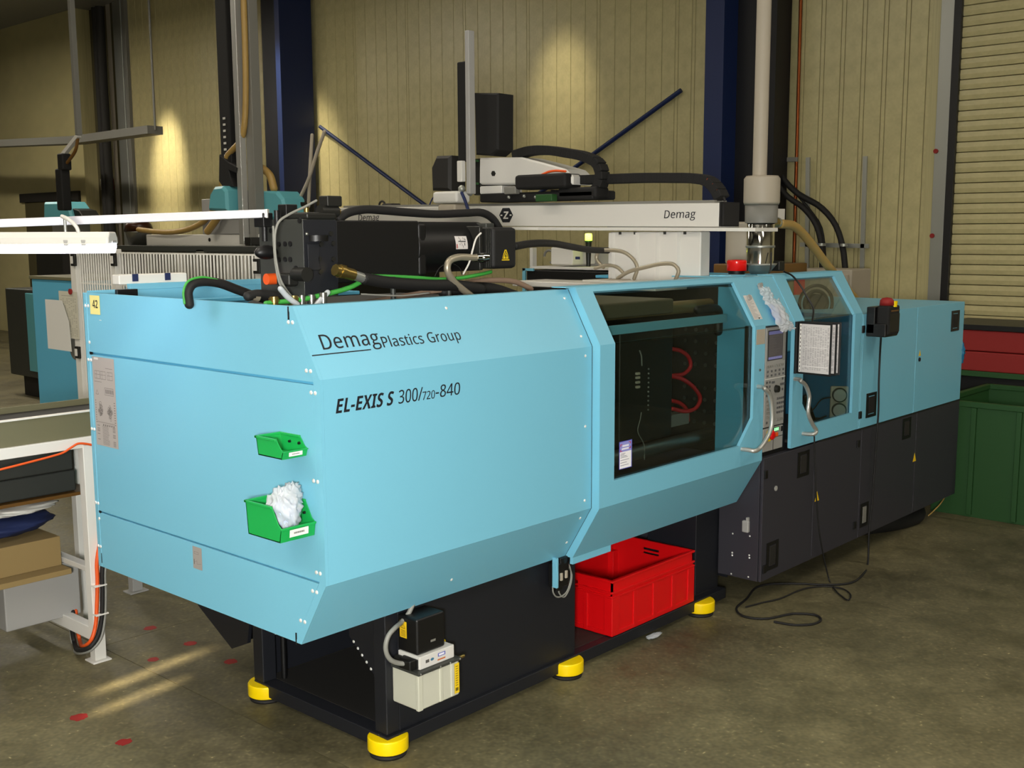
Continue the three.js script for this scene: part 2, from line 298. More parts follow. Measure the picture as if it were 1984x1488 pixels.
// left of the wall: pipes, sign
{
  const z = [[9.4,3.969,-19.091],[9.4,3.956,-18.813]];
  const y0 = 0.02;
  tag(obj('downpipe', cyl('y', 0.075, 0.075, y0, 6.9, 9.3, [[9.3,3.956,-18.925]][0][2], 16), M.shade), 'dark downpipe on the end wall, left of the pair', 'pipe');
  tag(obj('downpipe', cyl('y', 0.085, 0.085, y0, 6.9, 9.3, [[9.3,3.947,-18.744]][0][2], 16), M.shade), 'dark downpipe beside the red fire sign, right of the pair', 'pipe');
  const s = [[9.58,3.487,-19.298],[9.58,3.254,-19.085]];
  const map = canvasTex(64, 64, (c) => { c.fillStyle = '#ecebe6'; c.fillRect(0, 0, 64, 64); c.fillStyle = '#8f0f18'; c.fillRect(2, 2, 60, 60); c.strokeStyle = '#eee7dc'; c.lineWidth = 6; c.beginPath(); c.arc(24, 32, 17, -1.4, 1.4); c.stroke(); });
  const w = 0.38;
  const g = [bx(9.5, 9.592, s[1][1], s[0][1], s[1][2] - w, s[1][2], 0.002)];
  const t = thing('fire_sign', 'red fire sign with a white curved mark on the end wall', 'sign', [0, 0, 0]);
  obj('sign_plate', g, M.redPaint, t);
  obj('sign_print', print([9.498, s[1][1], s[1][2] - w], [0, 0, 1], [0, 1, 0], w, s[0][1] - s[1][1]).translate(0, 0, 0), std(0xffffff, 0.5, 0, { map }), t);
  const cb = [[8,4.419,-26.472],[8,4.09,-17.424],[8,4.118,-15.385],[8,4.108,-14.639]];
  const tr = thing('cable_tray', 'grey cable tray running overhead at the top left of the picture', 'tray', [0, 0, 0]);
  obj('tray_body', bar(cb[0], cb[1], 0.3, 0.14), M.midGrey, tr); obj('tray_body', bar(cb[1], cb[3], 0.3, 0.14), M.midGrey, tr);
  for (const q of [cb[1], cb[3]]) obj('hanger', rod(q, [q[0], 6.98, q[2]], 0.02), M.midGrey, tr);
}
// ---------------------------------------------------------------- the injection moulding machine
const machine = thing('injection_moulding_machine', 'long light blue injection moulding machine with dark base, viewing windows and yellow feet', 'machine', [0, 0, 0]);
const YT = 2.027, YK = 1.755, YL = 0.95, YB = 0.675, ZT = -0.153, ZB = -0.166, ZR = -1.8;   // end cover profile
const DT = 2.039, DK = 1.763, DL = 0.952, DB = 0.67, DZ = 0.047, DZT = -0.113, DZB = -0.121; // guard door profile
const L1 = 1.662, LA = 3.243, LB = 3.6, LC = 4.536, LE = 6.385;
const UPV = [0, YT - YK, ZT], LOV = [0, YL - YB, -ZB];            // up along the slanted faces
const DUPV = [0, DT - DK, DZT - DZ], DLOV = [0, DL - DB, DZ - DZB];
const len = (v) => Math.hypot(...v);
const slotHead = new THREE.SphereGeometry(0.0085, 10, 6, 0, Math.PI * 2, 0, Math.PI / 2).scale(1, 0.6, 1);
function screw(p, n, parent = machine, s = 1) {
  const m = obj('screw', slotHead, M.screwHead, parent); m.position.set(...p); m.scale.setScalar(s);
  m.quaternion.setFromUnitVectors(V(0, 1, 0), V(n).normalize()); return m;
}
{ // end cover: three panels with grooves, screwed trims
  const inner = [[-1.765, 2.027], [ZT - 0.036, 2.027], [-0.042, 1.747], [-0.042, 0.957], [ZB - 0.04, 0.675], [-1.765, 0.675]];
  const cut = (y0, y1) => {                                       // the part of the panel between two heights
    const zf = (y) => y > 1.747 ? -0.042 + (ZT + 0.006) * (y - 1.747) / 0.28 : y < 0.957 ? -0.042 - 0.164 * (0.957 - y) / 0.282 : -0.042;
    const p = [[-1.765, y1], [zf(y1), y1]]; if (y1 > 1.747 && y0 < 1.747) p.push([-0.042, 1.747]); if (y1 > 0.957 && y0 < 0.957) p.push([-0.042, 0.957]);
    p.push([zf(y0), y0], [-1.765, y0]); return p;
  };
  for (const [y0, y1] of [[1.744, 2.027], [0.961, 1.732], [0.675, 0.951]]) {
    const g = runX(cut(y0, y1), 0, 0.014); obj('end_panel', g, M.blue, machine);
  }
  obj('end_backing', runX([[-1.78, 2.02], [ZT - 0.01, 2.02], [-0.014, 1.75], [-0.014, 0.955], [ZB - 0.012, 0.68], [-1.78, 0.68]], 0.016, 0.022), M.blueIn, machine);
  obj('corner_trim', runX([[ZT, YT], [0, YK], [0, YL], [ZB, YB], [ZB - 0.038, YB], [-0.039, 0.956], [-0.039, 1.748], [ZT - 0.034, YT]], -0.002, 0.013), M.blue, machine);
  obj('corner_trim', bx(-0.002, 0.013, YB, YT, ZR, -1.768, 0.002), M.blue, machine);
  for (const [y, z] of [[1.965, -.182], [1.965, -.156], [1.785, -.079], [1.785, -.053], [1.703, -.054], [1.703, -.029], [1.36, -.055], [1.36, -.03], [.996, -.055], [.996, -.032], [.915, -.083], [.915, -.057], [.775, -.166], [.775, -.139],
    [1.965, -1.778], [1.965, -1.752], [1.79, -1.758], [1.705, -1.78], [1.705, -1.755], [1.366, -1.786], [1.366, -1.762], [.997, -1.79], [.997, -1.766], [.92, -1.765], [.778, -1.79], [.778, -1.768]]) screw([-0.002, y, z], [-1, 0, 0]);
  for (const [y, z0, z1] of [[2.0, -0.185, -0.177], [0.69, -0.204, -0.197], [0.72, -1.7675, -1.7655]]) obj('seam_gap', bx(-0.0028, 0, y - 0.025, y + 0.025, z0, z1, 0), M.black, machine);
  obj('groove_end', bx(-0.002, 0.004, 1.731, 1.745, -1.766, -1.745, 0), M.black, machine);
  obj('groove_end', bx(-0.002, 0.004, 0.95, 0.962, -1.766, -1.75, 0), M.black, machine);
  // stickers on the end cover
  const c42 = canvasTex(256, 256, (c) => { c.fillStyle = '#e6dc8c'; c.fillRect(0, 0, 256, 256); c.fillStyle = '#23221c'; c.font = 'bold 150px sans-serif'; c.textAlign = 'center'; c.save(); c.translate(135, 170); c.scale(0.85, 1); c.fillText('42', 0, 0); c.restore(); });
  obj('number_sticker', print([-0.0025, 1.927, -1.733], [0, 0, 1], [0, 1, 0], 0.094, 0.09), std(0xffffff, 0.6, 0, { map: c42 }), machine, 'yellow sticker reading 42');
  const plan = canvasTex(256, 512, (c) => {
    c.fillStyle = '#a7a19b'; c.fillRect(0, 0, 256, 512); c.strokeStyle = '#57534f'; c.fillStyle = '#57534f'; c.lineWidth = 2;
    c.fillStyle = '#d8d4ce'; c.fillRect(22, 4, 50, 12); c.fillStyle = '#57534f';
    for (const x of [24, 90, 170]) { c.strokeRect(x, 80, 60, 44); c.beginPath(); c.moveTo(x, 100); c.lineTo(x + 60, 100); c.moveTo(x + 20, 80); c.lineTo(x + 20, 124); c.stroke(); }
    c.beginPath(); c.moveTo(150, 60); c.lineTo(232, 60); c.moveTo(14, 142); c.lineTo(100, 142); c.stroke();
    c.strokeRect(130, 172, 100, 40); for (let x = 140; x < 225; x += 14) c.fillRect(x, 180, 7, 24); c.beginPath(); c.moveTo(24, 215); c.lineTo(40, 190); c.lineTo(56, 215); c.closePath(); c.stroke();
    for (const x of [70, 180]) for (let k = 0; k < 26; k++) { const a = k * 2.4; c.beginPath(); c.arc(x + Math.cos(a) * 26 * rnd(), 310 + Math.sin(a) * 48 * rnd(), 4 + rnd() * 9, 0, 6.3); c.stroke(); }
    for (let y = 250; y < 380; y += 14) { c.fillRect(12, y, 10, 4); c.fillRect(228, y, 14, 4); }
    c.fillStyle = '#8d8882'; c.fillRect(20, 372, 216, 6); c.fillStyle = '#57534f';
    for (let y = 395; y < 500; y += 8) { c.fillRect(80, y, 60 + rnd() * 20, 2); if (rnd() > 0.4) c.fillRect(200, y, 30, 3); if (rnd() > 0.5) c.fillRect(20, y, 30, 3); }
    for (let x = 90; x < 230; x += 24) c.fillRect(x, 384, 12, 9);
  });
  obj('information_plate', print([-0.001, 1.294, -1.748], [0, 0, 1], [0, 1, 0], 0.208, 0.43), std(0xffffff, 0.45, 0, { map: plan }), machine, 'grey plate with technical drawings');
  const small = canvasTex(64, 128, (c) => { c.fillStyle = '#9a9590'; c.fillRect(0, 0, 64, 128); c.strokeStyle = '#4a4744'; c.strokeRect(10, 30, 30, 12); c.beginPath(); c.moveTo(8, 92); c.lineTo(28, 80); c.lineTo(28, 100); c.lineTo(58, 92); c.stroke(); c.fillStyle = '#4a4744'; c.fillRect(6, 74, 4, 30); });
  obj('information_plate', print([-0.001, 0.837, -0.937], [0, 0, 1], [0, 1, 0], 0.072, 0.101), std(0xffffff, 0.45, 0, { map: small }), machine, 'small grey plate');
  obj('scratch_mark', bx(-0.001, 0.001, 1.9, 1.903, -1.655, -1.636, 0), M.white, machine);
}
{ // long side cover, bent from one sheet
  const t = 0.004;
  obj('side_cover', runX([[ZT, YT], [0, YK], [0, YL], [ZB, YB], [ZB - t, YB], [-t, YL - 0.002], [-t, YK + 0.002], [ZT - t, YT - 0.002], [ZT - 0.05, YT - 0.002], [ZT - 0.05, YT]], 0.0135, L1 - 0.006), M.blue, machine);
  obj('seam_gap', runX([[ZT + 0.001, YT], [0.001, YK], [0.001, YL], [ZB + 0.001, YB], [ZB - 0.02, YB], [-0.02, YL], [-0.02, YK], [ZT - 0.02, YT]], L1 - 0.0075, L1 - 0.0045), M.black, machine);
  obj('lower_lip', bx(0.0135, L1, YB, YB + 0.004, ZB - 0.06, ZB, 0), M.blue, machine);
  const nUp = [0, -ZT, YT - YK].map((v, i) => i === 1 ? 0.153 : i === 2 ? 0.272 : 0), nLo = [0, -0.166, 0.275];
  for (const p of [[0.793,1.98,-0.127],[1.601,1.986,-0.13],[1.604,1.806,-0.028]]) screw(p, nUp, machine, 0.9);
  for (const p of [[1.601,0.905,-0.027],[1.599,0.766,-0.111],[0.787,0.767,-0.11]]) screw(p, nLo, machine, 0.9);
  for (const [x, y] of [[1.603, 1.713], [1.605, 1.368], [1.603, 0.998]]) screw([x, y, 0], [0, 0, 1], machine, 0.9);
  const Lb = (text, font, x0, y, w, cap, slant, up) => {
    if (!up) return lettering(text, font, [x0, y, 0.0004], [1, 0, 0], [0, 1, 0], w, cap, slant);
    const k = (y - YK) / (YT - YK);
    return lettering(text, font, [x0, y, ZT * k + 0.0005], [1, 0, 0], UPV, w, cap);
  };
  obj('lettering', Lb('Demag', 'sans_regular', 0.066, 1.861, 0.292, 0.063, 0, true), M.ink, machine, 'dark printed word Demag');
  obj('lettering', Lb('Plastics Group', 'sans_regular', 0.366, 1.847, 0.444, 0.047, 0, true), M.ink, machine, 'dark printed words Plastics Group');
  const k = (1.842 - YK) / (YT - YK);
  obj('underline', sheet([0.004, 1.842, ZT * k + 0.0002], [1, 0, 0], UPV, [[0, 0], [0.292, 0], [0.292, 0.0045], [0, 0.0045]], [], 0.0008), M.ink, machine);
  obj('lettering', Lb('EL-EXIS S', 'sans_bold', 0.07, 1.619, 0.288, 0.055, 0.22), M.ink, machine, 'bold slanted type name EL-EXIS S');
  obj('lettering', [Lb('300/', 'sans_regular', 0.391, 1.62, 0.132, 0.054, 0.08), Lb('720', 'sans_regular', 0.523, 1.62, 0.071, 0.034, 0.08), Lb('-840', 'sans_regular', 0.599, 1.621, 0.143, 0.051, 0.08)], M.ink, machine, 'thin printed numbers 300/720-840');
}
{ // rear cover, inside surfaces and the clamp unit under the open top
  obj('rear_cover', [bx(0.02, 1.15, YB, 2.035, ZR, ZR + 0.006, 0), bx(0.24, 1.15, 2.03, 2.06, ZR - 0.02, ZR + 0.01, 0.002), bx(1.15, 3.2, YB, 1.7, ZR, ZR + 0.006, 0)], M.blue, machine);
  obj('rear_ledge', bx(0.3, 1.6, 1.955, 1.975, ZR + 0.006, ZR + 0.14, 0.003), M.blueIn, machine);
  obj('rear_latch', bx(0.16, 0.27, 1.96, 2.035, ZR + 0.006, ZR + 0.03, 0.003), M.black, machine);
  obj('cover_hood', [bx(0.2, 0.58, 2.055, 2.105, ZR - 0.09, ZR - 0.02, 0.006)], M.white, machine, 'white cable duct with blue clips');
  for (const x of [0.27, 0.45]) obj('duct_clip', bx(x, x + 0.03, 2.07, 2.107, ZR - 0.019, ZR - 0.012, 0.001), M.navy, machine);
  obj('clamp_unit', [bx(0.3, 1.6, 1.0, 1.94, -1.55, -0.3, 0.03), bx(0.5, 1.5, 1.94, 1.985, -1.2, -0.32, 0.02)], M.shade, machine);
  obj('clamp_plate', [bx(1.62, 1.86, 0.9, 1.93, -1.5, -0.28, 0.02)], M.shade, machine);
}
{ // first guard door with its bent window
  const d = part('guard_door', machine, 'light blue sliding guard door with a large bent window');
  const Ls = len(DUPV), Ll = len(DLOV), t = 0.02;
  const vert = sheet([0, 0, DZ - t], [1, 0, 0], [0, 1, 0], [[L1, DL], [LA, DL], [LA, DK], [3.125, DK], [3.125, 1.223], [2.981, 1.076], [1.779, 1.076], [1.779, DK], [L1, DK]], [], t);
  const back = (g, v) => { const n = new THREE.Vector3().crossVectors(V(1, 0, 0), V(v).normalize()); return g.translate(...n.multiplyScalar(-t)); };
  const slant = back(sheet([0, DK, DZ], [1, 0, 0], DUPV, [[L1, 0], [1.779, 0], [1.784, Ls * 0.905], [3.112, Ls * 0.905], [3.12, 0], [LA, 0], [LA, Ls], [L1, Ls]], [], t), DUPV);
  const low = back(sheet([0, DB, DZB], [1, 0, 0], DLOV, [[L1, 0], [LA + 0.005, 0], [LA, Ll], [L1, Ll]], [], t), DLOV);
  obj('door_frame', [vert, slant, low,
    runX([[DZT, DT], [DZ, DK], [DZ, DL], [DZB, DB], [DZB - 0.1, DB], [-0.05, DL], [-0.05, DK - 0.02], [DZT - 0.1, DT - 0.02]], L1 - 0.004, L1 - 0.001),
    bx(1.59, LA, DT - 0.003, DT + 0.002, DZT - 0.09, DZT + 0.002, 0), bx(L1, 1.98, DB - 0.035, DB + 0.002, DZB - 0.02, DZB, 0.001)], M.blue, d);
  obj('window_pane', [sheet([0, 0, DZ - t - 0.004], [1, 0, 0], [0, 1, 0], [[1.72, 1.03], [3.17, 1.03], [3.17, DK], [1.72, DK]], [], 0.003)], M.glass, d, 'lower flat pane');
  obj('window_pane', [back(sheet([0, DK, DZ], [1, 0, 0], DUPV, [[1.72, 0], [3.17, 0], [3.17, Ls * 0.95], [1.72, Ls * 0.95]], [], 0.003), DUPV).translate(0, 0, -0.004)], M.glass, d, 'upper slanted pane');
  const hp = [[3.118,1.405,0.12],[3.174,1.368,0.12],[3.208,1.297,0.12],[3.21,1.159,0.12],[3.089,1.059,0.12],[3.019,1.051,0.12]];
  obj('handle', tube([[hp[0][0] + 0.05, hp[0][1], 0.048], [hp[0][0] + 0.04, hp[0][1], 0.09], ...hp, [hp[5][0] - 0.01, hp[5][1] + 0.004, 0.09], [hp[5][0] - 0.015, hp[5][1] + 0.004, 0.048]], 0.0125, 60, 12), M.alu, d);
  const card = canvasTex(128, 256, (c) => {
    c.fillStyle = '#f1f1f4'; c.fillRect(0, 0, 128, 256); c.fillStyle = '#8f92d8'; c.fillRect(0, 0, 128, 98); c.strokeStyle = '#b8283c'; c.lineWidth = 6;
    for (const [x, y, a, b] of [[14, 30, 1, 1], [112, 18, -1, 1], [14, 92, 1, -1], [112, 76, -1, -1]]) { c.beginPath(); c.moveTo(x + 18 * a, y); c.lineTo(x, y); c.lineTo(x, y + 18 * b); c.stroke(); }
    c.fillStyle = '#e9e9f6'; c.fillRect(32, 36, 64, 18); c.fillRect(26, 64, 70, 16); c.fillStyle = '#5d5f77';
    for (const y of [112, 124, 136, 148, 172, 196, 220]) c.fillRect(14, y, 30 + rnd() * 60, 4);
    c.strokeStyle = '#4a4cae'; c.lineWidth = 8; c.strokeRect(2, 2, 124, 252);
  });
  const q = [[1.841,1.259,0.03],[1.951,1.265,0.03],[1.945,1.121,0.03],[1.844,1.116,0.03]];
  obj('window_card', print([q[3][0], q[3][1], DZ - t + 0.001], [1, 0, 0], [0, 1, 0], q[1][0] - q[0][0], q[0][1] - q[3][1]), std(0xffffff, 0.5, 0, { map: card }), d, 'small white and violet card stuck on the window');
  obj('lock_plate', bx(3.14, 3.238, 1.652, 1.74, DZ, DZ + 0.002, 0), M.beige, d);
  obj('screw', new THREE.SphereGeometry(0.008, 8, 6).translate(3.19, 1.50, DZ), M.castGrey, d);
}
{ // what the first window shows
  obj('cross_rail', bx(1.95, 3.14, 1.775, 1.824, -0.17, -0.15, 0.003), M.blue, machine);
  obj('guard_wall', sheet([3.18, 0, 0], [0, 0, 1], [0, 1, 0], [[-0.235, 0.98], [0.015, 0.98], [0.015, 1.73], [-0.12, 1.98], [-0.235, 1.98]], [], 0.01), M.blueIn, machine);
  obj('guard_wall', bx(3.12, 3.17, 0.98, 1.76, -0.02, 0.015, 0.002), M.shade, machine);
  obj('moving_platen', [bx(1.9, 2.3, 1.0, 1.9, -1.5, -0.42, 0.02), bx(1.92, 2.1, 1.05, 1.86, -0.42, -0.36, 0.01)], M.shade, machine);
  obj('mould_half', [bx(2.3, 2.815, 1.12, 1.78, -1.3, -0.31, 0.012)], M.iron, machine);
  obj('mould_top', bx(1.96, 2.815, 1.84, 1.925, -1.25, -0.31, 0.012), std(0x7a6f58, 0.5, 0.2), machine);
  obj('mould_strip', bx(2.815, 2.85, 1.15, 1.74, -0.5, -0.345, 0.004), M.midGrey, machine);
  obj('stationary_platen', bx(3.27, 3.55, 0.95, 1.98, -1.6, -0.24, 0.015), M.shade, machine);
  for (let i = 0; i < 4; i++) for (let j = 0; j < 9; j++) if (!(j > 3 && j < 5)) {
    const s = obj('stud_hole', new THREE.CylinderGeometry(0.012, 0.012, 0.006, 10).rotateZ(Math.PI / 2), M.steel, machine); s.position.set(3.268, 1.13 + j * 0.072, -0.3 - i * 0.075);
  }
  obj('tie_bar', cyl('x', 0.038, 0.038, 1.9, 3.27, 1.865, -0.36), std(0xc0a474, 0.35, 0.6), machine);
  obj('tie_bar', cyl('x', 0.042, 0.042, 1.9, 3.27, 1.06, -0.34), M.steel, machine);
  obj('pipe_elbow', tube([[2.9, 1.855, -0.2], [3.08, 1.855, -0.2], [3.115, 1.84, -0.2], [3.12, 1.8, -0.2], [3.12, 1.72, -0.2]], 0.028, 40, 12), M.black, machine);
  const hz = (pts) => tube(pts, 0.0125, 40, 10);
  obj('water_hose', hz([[2.869,1.624,-0.36],[2.967,1.604,-0.36],[3.057,1.556,-0.36],[3.076,1.501,-0.36],[3.01,1.464,-0.36],[2.89,1.463,-0.36]]), M.redHose, machine);
  obj('water_hose', hz([[2.829,1.468,-0.33],[2.949,1.438,-0.33],[3.079,1.371,-0.33],[3.145,1.301,-0.33],[3.112,1.254,-0.33],[3,1.239,-0.33],[2.845,1.273,-0.33]]), M.redHose, machine);
  obj('water_hose', hz([[2.937,1.305,-0.4],[3.037,1.275,-0.4],[3.106,1.225,-0.4],[3.12,1.16,-0.4]]), M.redHose, machine);
  obj('hose_block', bx(2.83, 3.03, 1.16, 1.235, -0.4, -0.33, 0.006), M.midGrey, machine);
  for (const [i, p] of [[2.457,1.521,-0.3],[2.458,1.498,-0.3],[2.458,1.472,-0.3],[2.459,1.445,-0.3]].entries()) obj('hose_nipple', bc(p[0], p[1], -0.305, 0.03, 0.014, 0.02, 0.004), M.beige, machine);
  for (let k = 0; k < 10; k++) { const p = [[2.565,1.537,-0.306],[2.565,1.303,-0.306]]; const u = k / 9; obj('connector', new THREE.SphereGeometry(0.0055, 8, 6).translate(p[0][0] + (p[1][0] - p[0][0]) * u, p[0][1] + (p[1][1] - p[0][1]) * u, -0.306), M.zinc, machine); }
  obj('wire', tube([[2.469,1.648,-0.3],[2.485,1.618,-0.3],[2.491,1.565,-0.3]], 0.004), M.cableGrey, machine); obj('wire', tube([[2.491,1.295,-0.3],[2.482,1.261,-0.3],[2.459,1.196,-0.3],[2.52,1.107,-0.3],[2.527,1.022,-0.3]], 0.003), M.midGrey, machine);
  obj('wire_tangle', [tube([[3.45,1.86,-0.28],[3.544,1.823,-0.28],[3.609,1.78,-0.28],[3.547,1.751,-0.28]], 0.006), tube([[3.485,1.762,-0.28],[3.596,1.781,-0.28],[3.686,1.756,-0.28]], 0.004)], M.black, machine);
}
{ // operator column with the control panel
  const t = 0.012, Ls = len(DUPV);
  const sl = (pts) => { const n = new THREE.Vector3().crossVectors(V(1, 0, 0), V(DUPV).normalize()); return sheet([0, DK, DZ], [1, 0, 0], DUPV, pts, [], t).translate(...n.multiplyScalar(-t - 0.004)); };
  obj('column_cover', [sl([[LA + 0.006, -0.005], [LB - 0.008, -0.005], [LB - 0.008, Ls], [LA + 0.006, Ls]]), bx(LA, LB, 2.028, 2.036, -0.62, DZT, 0.002)], M.blue, machine);
  const k = (y) => DZ + (DZT - DZ) * (y - DK) / (DT - DK);
  obj('cover_knob', cyl('z', 0.014, 0.018, k(1.98), k(1.98) + 0.02, 3.37, 1.985, 14), M.grey, machine);
  obj('column_housing', bx(LA + 0.008, LB - 0.006, 0.955, 1.765, -0.25, 0.006, 0.004), M.black, machine);
  const p = part('control_panel', machine, 'grey operator panel with screen and keys');
  const X0 = 3.298, X1 = 3.562, Z = 0.024; p.scale.x = 0.91; p.position.x = X0 * 0.09;
  obj('panel_plate', [bx(X0, X1, 1.135, 1.742, 0.004, Z, 0.006), bx(X0, X1, 0.985, 1.128, 0.004, Z - 0.003, 0.005)], M.panelGrey, p);
  const scr = canvasTex(256, 256, (c) => {
    c.fillStyle = '#3c3634'; c.fillRect(0, 0, 256, 256); c.fillStyle = '#6668a8'; c.fillRect(0, 0, 256, 30); c.fillRect(0, 232, 256, 24); c.fillStyle = '#57504c';
    for (let y = 44; y < 224; y += 12) c.fillRect(10, y, 60 + rnd() * 150, 3);
    c.fillStyle = '#8486bd'; for (let x = 8; x < 240; x += 32) c.fillRect(x, 237, 24, 13);
  });
  obj('screen_bezel', bx(3.318, 3.514, 1.54, 1.722, Z, Z + 0.003, 0.001), M.black, p);
  obj('screen', print([3.324, 1.546, Z + 0.0035], [1, 0, 0], [0, 1, 0], 0.182, 0.17), new THREE.MeshStandardMaterial({ map: scr, roughness: 0.3, emissive: 0x3a3a48, emissiveMap: scr, emissiveIntensity: 0.5 }), p);
  obj('screen_surround', bx(3.52, 3.552, 1.53, 1.72, Z, Z + 0.002, 0.001), M.midGrey, p);
  const key = new RoundedBoxGeometry(0.017, 0.014, 0.006, 1, 0.003);
  const keys = (x0, x1, nx, y0, y1, ny, m = M.keyGrey) => { for (let i = 0; i < nx; i++) for (let j = 0; j < ny; j++) { const q = obj('key', key, m, p); q.position.set(nx > 1 ? x0 + (x1 - x0) * i / (nx - 1) : x0, ny > 1 ? y0 + (y1 - y0) * j / (ny - 1) : y0, Z + 0.002); } };
  keys(3.325, 3.525, 8, 1.505, 1.505, 1, M.midGrey); keys(3.325, 3.53, 5, 1.45, 1.475, 2);
  obj('panel_line', bx(X0, X1, 1.428, 1.432, Z, Z + 0.001, 0), M.white, p);
  keys(3.318, 3.355, 2, 1.33, 1.41, 4); keys(3.39, 3.41, 2, 1.405, 1.405, 1); keys(3.505, 3.55, 3, 1.385, 1.385, 1); keys(3.527, 3.527, 1, 1.352, 1.418, 2);
  keys(3.33, 3.35, 2, 1.2, 1.295, 5, M.midGrey); keys(3.365, 3.395, 2, 1.2, 1.295, 5, M.grey); keys(3.465, 3.545, 4, 1.215, 1.3, 4); keys(3.47, 3.545, 5, 1.17, 1.17, 1, M.midGrey); keys(3.33, 3.41, 2, 1.165, 1.165, 1);
  obj('rotary_knob', cyl('z', 0.024, 0.02, Z, Z + 0.022, 3.44, 1.362, 20), M.iron, p);
  obj('digit_display', bx(3.425, 3.505, 1.098, 1.124, Z - 0.003, Z, 0.001), M.black, p);
  for (const x of [3.436, 3.458, 3.48]) obj('lit_digit', bx(x, x + 0.014, 1.102, 1.12, Z, Z + 0.001, 0), glow(0x18d860, 2.2), p);
  obj('side_switch', bx(3.53, 3.552, 1.09, 1.122, Z - 0.003, Z + 0.004, 0.003), M.black, p);
  obj('emergency_stop', lathe([[0, 0.034], [0.02, 0.034], [0.03, 0.026], [0.03, 0.018], [0.018, 0.012], [0.018, 0], [0, 0]], 0, 0, 0, 20).rotateX(Math.PI / 2).translate(3.375, 1.088, Z - 0.003), M.red, p, 'red emergency stop button');
  obj('red_button', bx(3.42, 3.48, 1.066, 1.092, Z - 0.003, Z + 0.008, 0.004), M.orange, p);
  obj('yellow_collar', cyl('z', 0.036, 0.036, Z - 0.003, Z + 0.002, 3.37, 1.082, 20), M.yellow, p);
  obj('drawer_line', [bx(3.429, 3.432, 0.985, 1.062, Z - 0.003, Z - 0.001, 0), bx(X0, X1, 1.062, 1.0645, Z - 0.003, Z - 0.001, 0)], M.black, p);
}
{ // second guard door
  const d = part('guard_door', machine, 'smaller light blue guard door with a bent window');
  const Ls = len(DUPV), t = 0.02, n = new THREE.Vector3().crossVectors(V(1, 0, 0), V(DUPV).normalize()).multiplyScalar(-t);
  const vert = sheet([0, 0, DZ - t], [1, 0, 0], [0, 1, 0], [[LB, 0.971], [LC, 0.971], [LC, DK], [4.43, DK], [4.436, 1.093], [3.885, 1.088], [3.765, 1.195], [3.727, 1.24], [3.72, DK], [LB, DK]], [], t);
  const slant = sheet([0, DK, DZ], [1, 0, 0], DUPV, [[LB, 0], [3.72, 0], [3.735, Ls * 0.9], [4.39, Ls * 0.9], [4.42, 0], [LC, 0], [LC, Ls], [LB, Ls]], [], t).translate(...n);
  obj('door_frame', [vert, slant, bx(LB, LC, DT - 0.003, DT + 0.002, DZT - 0.12, DZT + 0.002, 0), runX([[DZT, DT], [DZ, DK], [DZ, 0.971], [0.024, 0.971], [0.024, DK - 0.01], [DZT - 0.03, DT - 0.01]], LB - 0.004, LB - 0.001)], M.blue, d);
  obj('window_pane', sheet([0, 0, DZ - t - 0.004], [1, 0, 0], [0, 1, 0], [[3.66, 1.05], [4.48, 1.05], [4.48, DK], [3.66, DK]], [], 0.003), M.glass, d, 'lower flat pane');
  obj('window_pane', sheet([0, DK, DZ], [1, 0, 0], DUPV, [[3.66, 0], [4.48, 0], [4.48, Ls * 0.95], [3.66, Ls * 0.95]], [], 0.003).translate(...n).translate(0, 0, -0.004), M.glass, d, 'upper slanted pane');
  const hp = [[3.553,1.406,0.12],[3.621,1.371,0.12],[3.673,1.298,0.12],[3.666,1.195,0.12],[3.741,1.104,0.12],[3.784,1.066,0.12],[3.758,1.05,0.12]];
  obj('handle', tube([[hp[0][0] + 0.06, hp[0][1], 0.048], [hp[0][0] + 0.05, hp[0][1], 0.09], ...hp, [hp[6][0] - 0.01, hp[6][1] - 0.004, 0.08], [hp[6][0] - 0.015, hp[6][1] - 0.004, 0.048]], 0.0125, 60, 12), M.alu, d);
  // inside: barrel cover, gauges, wiring
  obj('inner_shelf', bx(3.62, 4.52, 1.0, 1.02, -0.6, 0.02, 0), M.shade, machine);
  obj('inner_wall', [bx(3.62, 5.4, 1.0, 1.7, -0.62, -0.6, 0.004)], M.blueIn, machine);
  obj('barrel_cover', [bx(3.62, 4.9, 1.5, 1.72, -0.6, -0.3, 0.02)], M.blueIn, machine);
  const gp = [[4.323,1.265,-0.05],[4.556,1.237,-0.05],[4.573,1.045,-0.05],[4.337,1.095,-0.05]], gc = [(gp[0][0] + gp[1][0]) / 2, -0.05];
  const gw = part('gauge_panel', machine, 'grey plate with two round pressure gauges'); gw.position.set(gc[0], 0, gc[1]); gw.rotation.y = -1.0;
  obj('gauge_plate', bx(-0.06, 0.06, gp[2][1], gp[0][1], -0.02, 0, 0.01), M.beige, gw);
  for (const q of [[4.442,1.207,-0.05],[4.42,1.103,-0.05]]) { obj('gauge_rim', lathe([[0, 0.025], [0.044, 0.025], [0.05, 0.02], [0.05, 0], [0, 0]], 0, 0, 0, 24).rotateX(Math.PI / 2).translate(0, q[1], 0), M.iron, gw); obj('gauge_face', cyl('z', 0.041, 0.041, 0.024, 0.027, 0, q[1], 24), M.grey, gw); }
  obj('wire_bundle', [tube([[4.117,1.117,-0.1],[4.187,1.143,-0.1],[4.272,1.186,-0.1],[4.423,1.187,-0.1]], 0.004), tube([[4.212,1.04,-0.12],[4.285,1.052,-0.12],[4.397,1.059,-0.12]], 0.004), tube([[4.245,1.197,-0.2],[4.295,1.12,-0.2],[4.369,1.022,-0.2]], 0.02)], M.black, machine);
